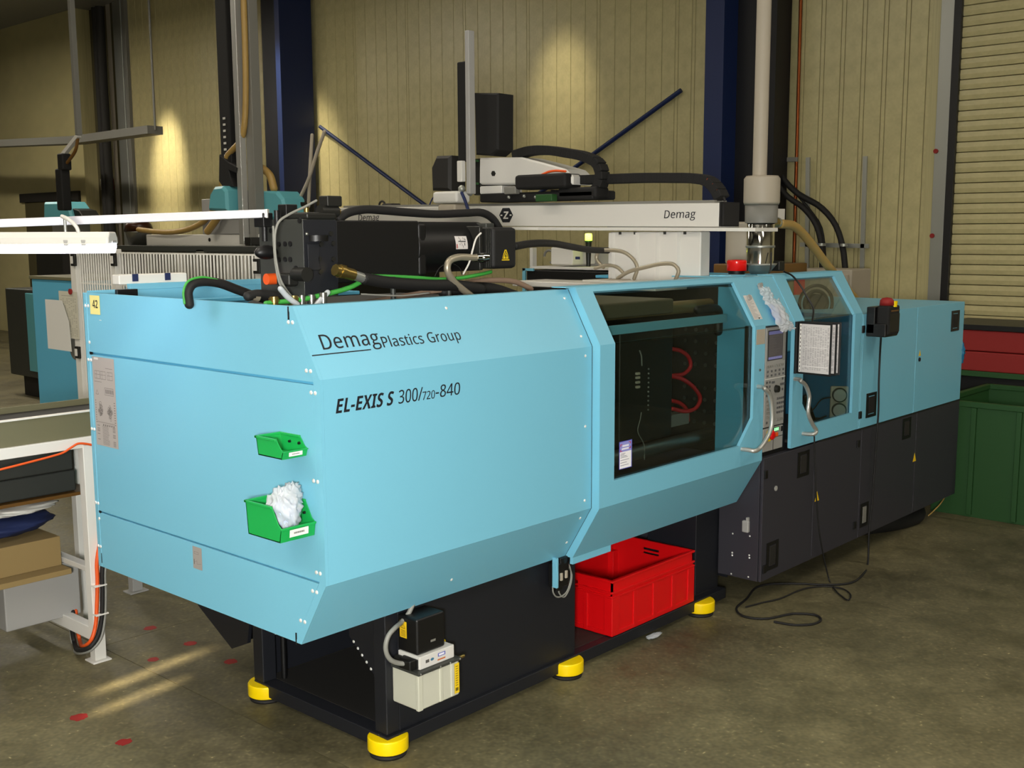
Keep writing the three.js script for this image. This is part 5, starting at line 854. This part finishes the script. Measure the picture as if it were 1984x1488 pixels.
// ---------------------------------------------------------------- left of the machine
{
  const d = V(0.667, 0, 0.745);                                    // both run across the end of the machine
  const a = [[-0.317,2.359,-1.309],[0.263,2.387,-0.668]][0], b = [[-0.317,2.359,-1.309],[0.263,2.387,-0.668]][1];
  const e = [a[0] - (b[0] - a[0]) * 2.4, a[1] - (b[1] - a[1]) * 2.4, a[2] - (b[2] - a[2]) * 2.4];
  const r = thing('aluminium_rail', 'bright square aluminium rail reaching over the machine from the left', 'rail', [0, 0, 0]);
  obj('rail_profile', bar(e, b, 0.036, 0.035, 0.003), M.railWhite, r);
  const cap = V(b).add(d.clone().multiplyScalar(0.002)); obj('end_cap', bar(b, cap.clone().add(d.clone().multiplyScalar(0.006)), 0.038, 0.037, 0.001), M.white, r);
  obj('support_post', bar([e[0] + 0.1, 0, e[2] + 0.11], [e[0] + 0.1, e[1] + 0.02, e[2] + 0.11], 0.06, 0.06, 0.004), M.alu, r); obj('post_plate', bx(e[0] - 0.02, e[0] + 0.22, 0, 0.012, e[2], e[2] + 0.22, 0.002), M.alu, r);
  const t = thing('fluorescent_lamp', 'lit fluorescent tube lamp with grey housing hanging under the aluminium rail', 'lamp', [[-0.319,2.269,-0.914]][0], null, -48.1 * Math.PI / 180);
  const L = 1.35;
  obj('housing', new THREE.ExtrudeGeometry(shapeOf([[-0.05, 0], [-0.048, 0.018], [-0.032, 0.037], [0.032, 0.037], [0.048, 0.018], [0.05, 0]]), { depth: L, bevelEnabled: true, bevelSize: 0.006, bevelThickness: 0.01, bevelSegments: 2 }).rotateY(-Math.PI / 2), M.offWhite, t);
  obj('diffuser', new THREE.ExtrudeGeometry(shapeOf([[-0.047, 0], [-0.045, -0.021], [-0.03, -0.038], [0.03, -0.038], [0.045, -0.021], [0.047, 0]]), { depth: L - 0.01, bevelEnabled: true, bevelSize: 0.004, bevelThickness: 0.006, bevelSegments: 2 }).rotateY(-Math.PI / 2), glow(0xf1efff, 11), t);
  for (const x of [-0.09, -0.16]) obj('clip', bx(x - 0.01, x + 0.01, -0.012, 0.012, -0.056, 0.056, 0.003), M.grey, t);
  obj('end_tab', bx(-0.004, 0.016, 0.0, 0.008, -0.02, 0.02, 0.002), M.grey, t);
  for (const x of [-0.18, -1.1]) obj('hanger', rod([x, 0.036, 0], [x, 0.1, 0.0], 0.006), M.zinc, t);
  obj('supply_cable', tube([[-0.115, 0.03, 0.03], [-0.12, 0.06, 0.035], [-0.15, 0.09, 0.03], [-0.19, 0.105, 0.0]], 0.008), M.offWhite, t);
  const l = new THREE.RectAreaLight(0xf6f4ff, 12, L - 0.05, 0.08); l.position.set(-L / 2, -0.055, 0); l.rotation.x = -Math.PI / 2; t.add(l);
}
{ // conveyor with its frame
  const c = thing('conveyor', 'white framed conveyor with grey side plates at the left edge behind the end cover', 'conveyor', [0.2, 0, -2.6]);
  const X = 0.2, Z = -2.6, at = (g) => g.translate(-X, 0, -Z);
  const O = (n, g, m, l) => obj(n, [].concat(g).map(at), m, c, l);
  O('leg', bx(0.172, 0.236, 0.01, 1.2, -2.3, -2.24, 0.004), M.white); O('foot_plate', bx(0.15, 0.255, 0, 0.01, -2.32, -2.22, 0.003), M.white);
  O('leg', bx(0.44, 0.5, 0.01, 1.2, -2.96, -2.9, 0.004), M.white); O('foot_plate', bx(0.4, 0.54, 0, 0.012, -2.99, -2.87, 0.003), M.white);
  O('leg', bx(0.92, 0.99, 0.01, 1.2, -3.24, -3.18, 0.004), M.grey); O('foot_plate', bx(0.89, 1.02, 0, 0.01, -3.26, -3.16, 0.003), M.grey);
  O('leg', bx(-1.7, -1.64, 0.01, 1.2, -2.3, -2.24, 0.004), M.white); O('leg', bx(-1.7, -1.64, 0.01, 1.2, -3.24, -3.18, 0.004), M.white);
  O('cross_bar', bx(0.175, 0.23, 0.115, 0.19, -3.24, -2.3, 0.004), M.white); O('cross_bar', bx(0.175, 0.23, 0.5, 0.53, -3.24, -2.3, 0.004), M.offWhite);
  O('side_rail', bx(-1.7, 0.95, 1.185, 1.242, -2.29, -2.25, 0.004), M.white); O('side_rail', bx(-1.7, 1.0, 1.185, 1.242, -3.24, -3.2, 0.004), M.white);
  O('side_plate', bx(-1.7, 0.9, 1.242, 1.372, -2.285, -2.27, 0.002), M.olive); O('plate_edge', bx(-1.7, 0.9, 1.372, 1.38, -2.295, -2.262, 0.002), M.white); O('side_plate', bx(-1.7, 0.9, 1.242, 1.3, -3.23, -3.215, 0.002), M.olive);
  O('belt', bx(-1.7, 0.9, 1.255, 1.265, -3.21, -2.29, 0.002), M.rubber); O('shelf_board', bx(-1.7, 0.17, 0.46, 0.49, -3.2, -2.45, 0.002), M.cardboard); O('shelf_board', bx(-1.7, 0.43, 0.84, 0.86, -3.2, -2.65, 0.002), M.tanDark);
  O('cable_tie', [bx(0.17, 0.242, 0.43, 0.438, -2.245, -2.2, 0.001), bx(0.17, 0.242, 0.27, 0.278, -2.245, -2.2, 0.001)], M.white);
  tag(obj('control_box', [bx(-0.14, 0.285, 0.17, 0.485, -2.86, -2.6, 0.008)], M.grey), 'light grey control box hanging on the conveyor frame', 'box');
  const b1 = obj('storage_crate', bx(-0.3, 0.34, 0.862, 0.985, -3.15, -2.68, 0.012), M.castGrey); tag(b1, 'dark grey crate on the conveyor shelf, lower of two', 'crate', 'grey crates on the conveyor shelf');
  const b2 = obj('storage_crate', bx(-0.3, 0.33, 0.985, 1.11, -3.15, -2.68, 0.012), M.castGrey); tag(b2, 'dark grey crate on the conveyor shelf, topmost of two', 'crate', 'grey crates on the conveyor shelf');
  tag(obj('cardboard_box', bx(-0.5, 0.165, 0.49, 0.655, -3.15, -2.55, 0.004), M.cardboard), 'brown cardboard box lying on the lower conveyor shelf', 'box');
  tag(obj('blue_bag', crumple(0.7, 0.13, 0.5, 0.05, 20, 3).translate(-0.1, 0.72, -2.85), M.navy), 'dark blue bag lying on the cardboard box', 'bag');
  tag(obj('white_cloth', crumple(0.5, 0.05, 0.3, 0.08, 20, 6).translate(0.0, 0.802, -2.78), M.white), 'white cloth lying on top of the dark blue bag', 'cloth');
  const cab = (n, pts, r, m, label) => tag(obj(n, tube(pts, r, pts.length * 10), m), label, 'cable');
  cab('orange_cable', [...[[0.251,0.191,-2.6],[0.252,0.111,-2.6],[0.262,0.023,-2.6]], ...[[0.139,0.098,-2.28]], ...[[0.146,0.142,-2.225],[0.173,0.207,-2.225],[0.19,0.333,-2.225],[0.201,0.474,-2.225],[0.204,0.56,-2.225]], [0.235, 0.7, -2.225]], 0.011, M.orange, 'orange cable looping from the control box up the white conveyor leg');
  cab('black_cable', [...[[0.235,0.189,-2.6],[0.224,0.103,-2.6],[0.231,0.016,-2.6]], ...[[0.115,0.079,-2.28]], ...[[0.136,0.11,-2.215],[0.176,0.151,-2.215],[0.206,0.244,-2.215],[0.22,0.385,-2.215],[0.229,0.527,-2.215]], [0.28, 0.7, -2.215]], 0.013, M.rubber, 'thick black cable looping from the control box up the white conveyor leg');
  cab('grey_cable', [...[[0.233,0.185,-2.62],[0.224,0.099,-2.62],[0.23,-0.004,-2.62]], ...[[0.117,0.056,-2.3]], ...[[0.141,0.095,-2.21],[0.191,0.139,-2.21],[0.221,0.241,-2.21],[0.235,0.383,-2.21],[0.24,0.511,-2.21]], [0.3, 0.7, -2.21]], 0.008, M.cableGrey, 'thin grey cable outermost in the loop beside the white conveyor leg');
  cab('orange_cable', [[-0.416,1.128,-2.235],[-0.108,1.158,-2.235],[0.001,1.17,-2.235],[0.062,1.18,-2.235],[0.108,1.201,-2.235],[0.143,1.215,-2.235],[0.185,1.209,-2.235],[0.228,1.195,-2.235]], 0.006, M.orange, 'orange cable along the top rail of the conveyor frame');
}
function fence(label, X, z0s, bars, mat, y0, y1, rails) {
  const f = thing('safety_fence', label, 'fence', [X, 0, 0]);
  for (const [a, b] of z0s) { obj('post', bx(-0.03, 0.03, 0, y1 + 0.03, a, b, 0.004), mat, f); obj('foot_plate', bx(-0.06, 0.06, 0, 0.01, a - 0.03, b + 0.03, 0.002), mat, f); }
  const g = new THREE.CylinderGeometry(0.0075, 0.0075, y1 - y0, 6);
  for (const [a, b, n] of bars) {
    for (let k = 0; k < n; k++) { const m = obj('bar', g, mat, f); m.position.set(0, (y0 + y1) / 2, a + (b - a) * (k + 0.5) / n); }
    for (const y of rails) obj('rail', bar([0.008, y, a], [0.008, y, b], 0.01, 0.012), mat, f);
  }
  return f;
}
{
  const f = fence('white safety fence with thin upright bars behind the blue end cover', 1.85, [[-5.58, -5.49], [-4.915, -4.845], [-3.0, -2.925]], [[-5.49, -4.915, 15], [-4.845, -3.0, 44]], M.white, 0.25, 2.16, [2.162, 1.91, 0.3]);
  for (const [z, y] of [[-5.51, 2.1], [-4.86, 2.11], [-2.97, 2.09], [-5.53, 1.34]]) { const l = obj('latch', bx(-0.05, -0.03, y - 0.05, y + 0.05, z - 0.02, z + 0.05, 0.004), M.iron, f); obj('latch_plate', bx(-0.054, -0.05, y - 0.03, y + 0.03, z - 0.015, z + 0.025, 0.001), M.white, l); }
  fence('grey safety fence with a dark top rail further back behind the white one', 3.0, [[-5.53, -5.405], [-4.2, -4.1]], [[-6.9, -5.53, 30], [-5.405, -4.2, 28]], M.fenceGrey, 0.25, 2.14, [2.14]);
  tag(obj('fence_beam', bx(2.97, 3.05, 2.15, 2.2, -7.0, -4.1, 0.004), M.castGrey), 'dark grey beam lying along the top of the grey safety fence', 'beam');
}
{
  const q = [[2.3,1.888,-7.341],[2.3,1.911,-6.397],[2.3,0.714,-6.546],[2.3,0.615,-7.526]];
  const c = thing('far_cabinet', 'teal blue cabinet behind the fence post at the left edge', 'cabinet', [2.3, 0, (q[0][2] + q[1][2]) / 2]), w = (q[1][2] - q[0][2]) / 2;
  obj('body', bx(0, 0.6, 0.6, q[0][1], -w, w, 0.01), M.blueIn, c); obj('plinth', bx(0.02, 0.58, 0, 0.6, -w + 0.02, w - 0.02, 0.004), M.shade, c); obj('top_board', bx(-0.02, 0.62, q[0][1], q[0][1] + 0.03, -w - 0.01, w + 0.01, 0.004), M.olive, c);
}
{ // notices on the fence post
  const tx = canvasTex(128, 160, (c) => { c.fillStyle = '#c9c6b4'; c.fillRect(0, 0, 128, 160); c.fillStyle = '#a19e90'; for (let y = 24; y < 150; y += 5) for (let x = 10; x < 112; x += 14) if (rnd() > 0.3) c.fillRect(x, y, 9, 2); c.fillRect(18, 14, 70, 2); });
  const n = thing('paper_notice', 'sheet of printed paper pinned with a red magnet on the fence post', 'paper', [1.81, 1.64, -5.62]);
  obj('sheet', bx(-0.002, 0, -0.19, 0.2, -0.165, 0.155, 0), M.paper, n); obj('print', print([-0.0026, -0.19, -0.165], [0, 0, 1], [0, 1, 0], 0.32, 0.39), std(0xffffff, 0.8, 0, { map: tx }), n);
  obj('magnet', cyl('x', 0.024, 0.024, -0.016, -0.002, 0.2, 0.055, 16), M.redPaint, n);
  const q = [[1.78,1.655,-5.667],[1.78,1.662,-5.506],[1.78,1.344,-5.546],[1.78,1.342,-5.708]];
  tag(obj('paper_notice', sheet([1.795, q[3][1], q[3][2] - 0.3], [0, 0, 1], [0, 1, 0], [[0, 0], [0.42, 0.0], [0.40, 0.25], [0.3, 0.42], [0, 0.42]], [], 0.002), M.paper), 'white paper hanging lower behind the pinned notice at the left edge', 'paper');
  tag(obj('round_cover', cyl('x', 0.1, 0.1, 1.86, 1.9, 1.36, -5.66, 24), M.midGrey), 'dark grey round cover beside the fence post latch', 'cover');
}
{ // far machines behind the fences
  const m = thing('far_machine', 'teal and grey moulding machine far behind the white fence', 'machine', [5.4, 0, -9.2]);
  obj('body', [bx(-0.9, 2.2, 0.3, 1.55, -3.8, 2.6, 0.02)], M.castGrey, m); obj('upper_frame', [bx(-0.6, 1.4, 1.55, 2.13, -3.4, 2.85, 0.02)], M.iron, m); obj('base', bx(-0.8, 2.1, 0, 0.3, -3.6, 2.5, 0.01), M.shade, m);
  for (const z of [-2.6, -1.4, -0.2, 1.0]) obj('front_panel', bx(-0.93, -0.9, 0.4, 1.5, z - 0.5, z + 0.5, 0.008), z < -1 ? M.teal : M.castGrey, m);
  for (const z of [-2.2, -0.9, 0.6, 1.6]) obj('window_panel', bx(-0.625, -0.6, 1.62, 2.08, z - 0.35, z + 0.35, 0.006), z > 0 ? M.offWhite : M.shade, m);
  const r = thing('far_gantry_robot', 'far gantry robot with a white beam and teal covers behind the aluminium rail', 'robot', [5, 0, 0]);
  obj('beam', bx(0, 0.22, 2.165, 2.305, -9.9, -6.9, 0.01), M.white, r);
  obj('beam_base', bx(-0.05, 0.3, 2.13, 2.165, -10.5, -6.6, 0.004), M.castGrey, r);
  obj('beam_badge', cyl('x', 0.025, 0.025, -0.004, 0, 2.24, -8.45, 6), M.iron, r);
  obj('vertical_arm', bx(-0.1, -0.02, 2.19, 5.2, -7.69, -7.6, 0.006), M.alu, r); obj('arm_side', bx(-0.02, 0.1, 2.19, 5.2, -7.6, -7.46, 0.006), M.midGrey, r); obj('arm_chain', bx(-0.06, 0.06, 2.86, 5.2, -8.05, -7.84, 0.01), M.blackMatt, r);
  for (let k = 0; k < 9; k++) obj('chain_link', bx(-0.064, -0.06, 3.05 + k * 0.07, 3.075 + k * 0.07, -7.98, -7.93, 0.002), M.offWhite, r);
  obj('chain_loop', sheet([0, 0, 0], [0, 0, 1], [0, 1, 0], [[5,3.219,-8.027],[5,3.123,-7.847],[5,3.056,-7.647],[5,2.982,-7.673],[5,3.035,-7.853],[5,2.946,-7.818],[5,2.845,-7.763],[5,2.852,-7.991],[5,2.913,-8.06]].map((p) => [p[2], p[1]]), [], 0.1, 0.01), M.blackMatt, r);
  obj('carriage_cover', sheet([0.1, 0, 0], [0, 0, 1], [0, 1, 0], [[5,2.582,-8.158],[5,2.772,-8.112],[5,2.847,-8.022],[5,2.853,-7.845],[5,2.798,-7.766],[5,2.563,-7.762]].map((p) => [p[2], p[1]]), [], 0.3, 0.03), M.teal, r);
  obj('carriage_box', (() => { const q = [[5,2.723,-8.594],[5,2.557,-8.149]]; return bx(0, 0.25, 2.305, q[0][1], q[0][2], q[1][2], 0.01); })(), M.grey, r);
  obj('carriage_base', bx(-0.02, 0.25, 2.305, 2.6, -8.2, -7.7, 0.01), M.grey, r);
  obj('motor', (() => { const q = [[5,2.838,-8.333],[5,2.725,-8.126]]; return bx(0.02, 0.2, q[1][1], q[0][1], q[0][2], q[1][2], 0.02); })(), M.iron, r);
  obj('bottom_clamp', (() => { const q = [[4.85,2.269,-7.532],[4.85,2.176,-7.408]]; return bx(-0.14, 0.0, q[1][1], q[0][1], q[0][2], q[1][2], 0.01); })(), M.iron, r);
  const k = thing('far_robot_cover', 'grey and teal robot cover seen just above the valve block', 'cover', [5.3, 0, 0]);
  obj('cover', sheet([0.1, 0, 0], [0, 0, 1], [0, 1, 0], [[5.3,2.798,-7.687],[5.3,2.785,-7.233],[5.3,2.702,-7.122],[5.3,2.469,-7.049],[5.3,2.473,-7.387],[5.3,2.652,-7.555]].map((p) => [p[2], p[1]]), [], 0.3, 0.03), M.teal, k);
  obj('cover_side', sheet([0.06, 0, 0], [0, 0, 1], [0, 1, 0], [[5.3,2.783,-7.82],[5.3,2.798,-7.687],[5.3,2.652,-7.555],[5.3,2.467,-7.407],[5.3,2.472,-7.87]].map((p) => [p[2], p[1]]), [], 0.3, 0.01), M.grey, k);
  obj('stand', (() => { const q = [[5.3,2.506,-7.664],[5.3,2.5,-7.171]]; return bx(-0.1, 0.1, 2.13, 2.5, q[0][2], q[1][2], 0.01); })(), M.midGrey, k);
  obj('dark_end', (() => { const q = [[5.4,2.677,-7.256],[5.4,2.511,-7.092]]; return bx(0, 0.25, q[1][1], q[0][1], q[0][2], q[1][2], 0.05); })(), M.iron, k);
  const k2 = thing('far_robot_cover', 'teal robot cover at the left edge above the tube lamp', 'cover', [5, 0, 0]);
  obj('cover', sheet([0.1, 0, 0], [0, 0, 1], [0, 1, 0], [[5,2.764,-12.258],[5,2.758,-11.653],[5,2.657,-11.519],[5,2.495,-11.452],[5,2.504,-12.292]].map((p) => [p[2], p[1]]), [], 0.3, 0.03), M.teal, k2); obj('dark_end', sheet([0.1, 0, 0], [0, 0, 1], [0, 1, 0], [[5,2.664,-11.518],[5,2.634,-11.348],[5,2.521,-11.219],[5,2.495,-11.452]].map((p) => [p[2], p[1]]), [], 0.25, 0.01), M.iron, k2);
  obj('stand', (() => { const q = [[5,2.562,-12.253],[5,2.552,-11.532]]; return bx(-0.1, 0.1, 2.13, 2.55, q[0][2], q[1][2], 0.01); })(), M.midGrey, k2);
  const hop = thing('suction_hopper', 'brown and metal suction hopper on the far machine left of the white beam', 'hopper', [5.1, 2.165, -10.25]);
  obj('funnel', lathe([[0, 0], [0.13, 0], [0.17, 0.17], [0.19, 0.18], [0, 0.18]], 0, 0, 0), M.steel, hop); obj('head', lathe([[0, 0.18], [0.19, 0.18], [0.16, 0.28], [0.1, 0.32], [0, 0.32]], 0, 0, 0), M.brown, hop);
  const hz = (pts, label, r2 = 0.05) => tag(obj('material_hose', tube(pts, r2, 50, 10), M.tan), label, 'hose');
  hz([...[[4.95,2.369,-9.985],[4.95,2.348,-9.71],[4.95,2.333,-9.225],[4.95,2.369,-8.815],[4.95,2.464,-8.47],[4.95,2.718,-8.125],[4.95,3.04,-8.028],[4.95,3.211,-7.921]], ...[[4.95,3.291,-7.771],[4.95,3.414,-7.611]], [4.95, 6.8, -7.5]], 'tan hose rising from the brown hopper past the far robot arm', 0.035);
  hz([...[[4.9,2.342,-8.325],[4.9,2.449,-8.176],[4.9,2.537,-8.073]]], 'short tan hose piece below the aluminium rail', 0.045);
  hz([[5.2,3.132,-7.85],[5.2,3.064,-7.641],[5.2,2.97,-7.477],[5.2,2.822,-7.407]], 'tan hose bending down before the left blue column', 0.045);
  hz([[5.4,3.427,-6.713],[5.4,3.182,-6.871],[5.4,2.931,-7.014],[5.4,2.705,-7.197]], 'grey hose hanging on the bright wall right of the left column, left of the pair', 0.02).material = M.beige; hz([[5.45,3.408,-6.999],[5.45,3.021,-7.056],[5.45,2.617,-7.104]], 'grey hose hanging on the bright wall right of the left column, right of the pair', 0.02).material = M.beige;
  const arm = thing('far_pick_robot', 'thin white bar and hose of a far robot at the top left corner', 'robot', [0, 0, 0]);
  obj('arm_bar', bar(...[[4,3.237,-10.029],[4,3.472,-9.561]], 0.05), M.offWhite, arm); obj('arm_hose', tube([[4,3.45,-9.589],[4,3.31,-9.657],[4,3.186,-9.853],[4,3.113,-10.019]], 0.02), M.tanDark, arm); obj('dark_grip', (() => { const q = [[4,3.178,-9.958]][0]; return bc(q[0], q[1], q[2], 0.12, 0.2, 0.14, 0.02); })(), M.blackMatt, arm); obj('arm_mount', (() => { const q = [[4,3.472,-9.561]][0]; return bar([q[0], q[1], q[2]], [q[0], 6.95, q[2]], 0.06); })(), M.midGrey, arm); obj('dark_block', (() => { const q = [[4,2.866,-10.025]][0]; return bx(q[0] - 0.06, q[0] + 0.06, 2.6, 3.1, q[2] - 0.08, q[2] + 0.08, 0.02); })(), M.blackMatt, arm);
}
{ // light grey unit between the motor and the pedestal
  const u = thing('grey_press_unit', 'pale grey frame with a black box between the motor and the robot pedestal', 'unit', [5.6, 0, -3.35]);
  const X = 5.6, Z = -3.35, O = (n, g, m) => obj(n, [].concat(g).map((h) => h.translate(-X, 0, -Z)), m, u);
  O('stand', bx(5.5, 6.4, 0, 1.72, -3.85, -2.6, 0.01), M.shade); O('black_box', bx(5.48, 6.5, 1.72, 1.955, -3.8, -2.5, 0.01), M.black); O('blue_edge', [bx(5.46, 5.48, 1.7, 1.97, -3.84, -3.8, 0.002), bx(5.46, 5.48, 1.945, 1.97, -3.84, -3.7, 0.002)], M.blue);
  O('shelf', bx(5.5, 6.3, 1.965, 1.99, -3.78, -2.5, 0.004), M.offWhite); O('side_frame', bx(5.5, 5.56, 1.99, 2.165, -3.78, -3.74, 0.004), M.offWhite); O('back_plate', bx(6.0, 6.05, 1.99, 2.165, -3.78, -2.5, 0.004), M.grey);
  O('valve_box', bx(5.55, 5.9, 2.005, 2.17, -3.56, -3.29, 0.015), M.offWhite); O('ring', new THREE.TorusGeometry(0.06, 0.012, 8, 24, 4.4).rotateY(Math.PI / 2).translate(5.6, 2.08, -3.62), M.midGrey); O('blue_tag', bx(5.54, 5.55, 2.06, 2.085, -3.25, -3.2, 0.002), M.navy);
  O('lamp_post', cyl('y', 0.02, 0.03, 1.99, 2.22, 5.7, -3.22, 12), M.black);
  const lamp = thing('signal_lamp', 'small lit yellow green signal lamp under the gantry beam', 'lamp', [5.7, 2.22, -3.22]);
  obj('lens', lathe([[0, 0.08], [0.03, 0.078], [0.034, 0.06], [0.034, 0.01], [0, 0.01]], 0, 0, 0, 20), glow(0xd8e81a, 3), lamp); obj('base', cyl('y', 0.036, 0.036, 0, 0.012, 0, 0, 16), M.greenDark, lamp);
  const pl = new THREE.PointLight(0xd8e81a, 0.05); pl.position.set(-0.06, 0.05, 0.06); lamp.add(pl);
}
scene.traverse((o) => { if (o.isLight && o.shadow && !o.isRectAreaLight) o.castShadow = true; });
renderer.render(scene, camera);
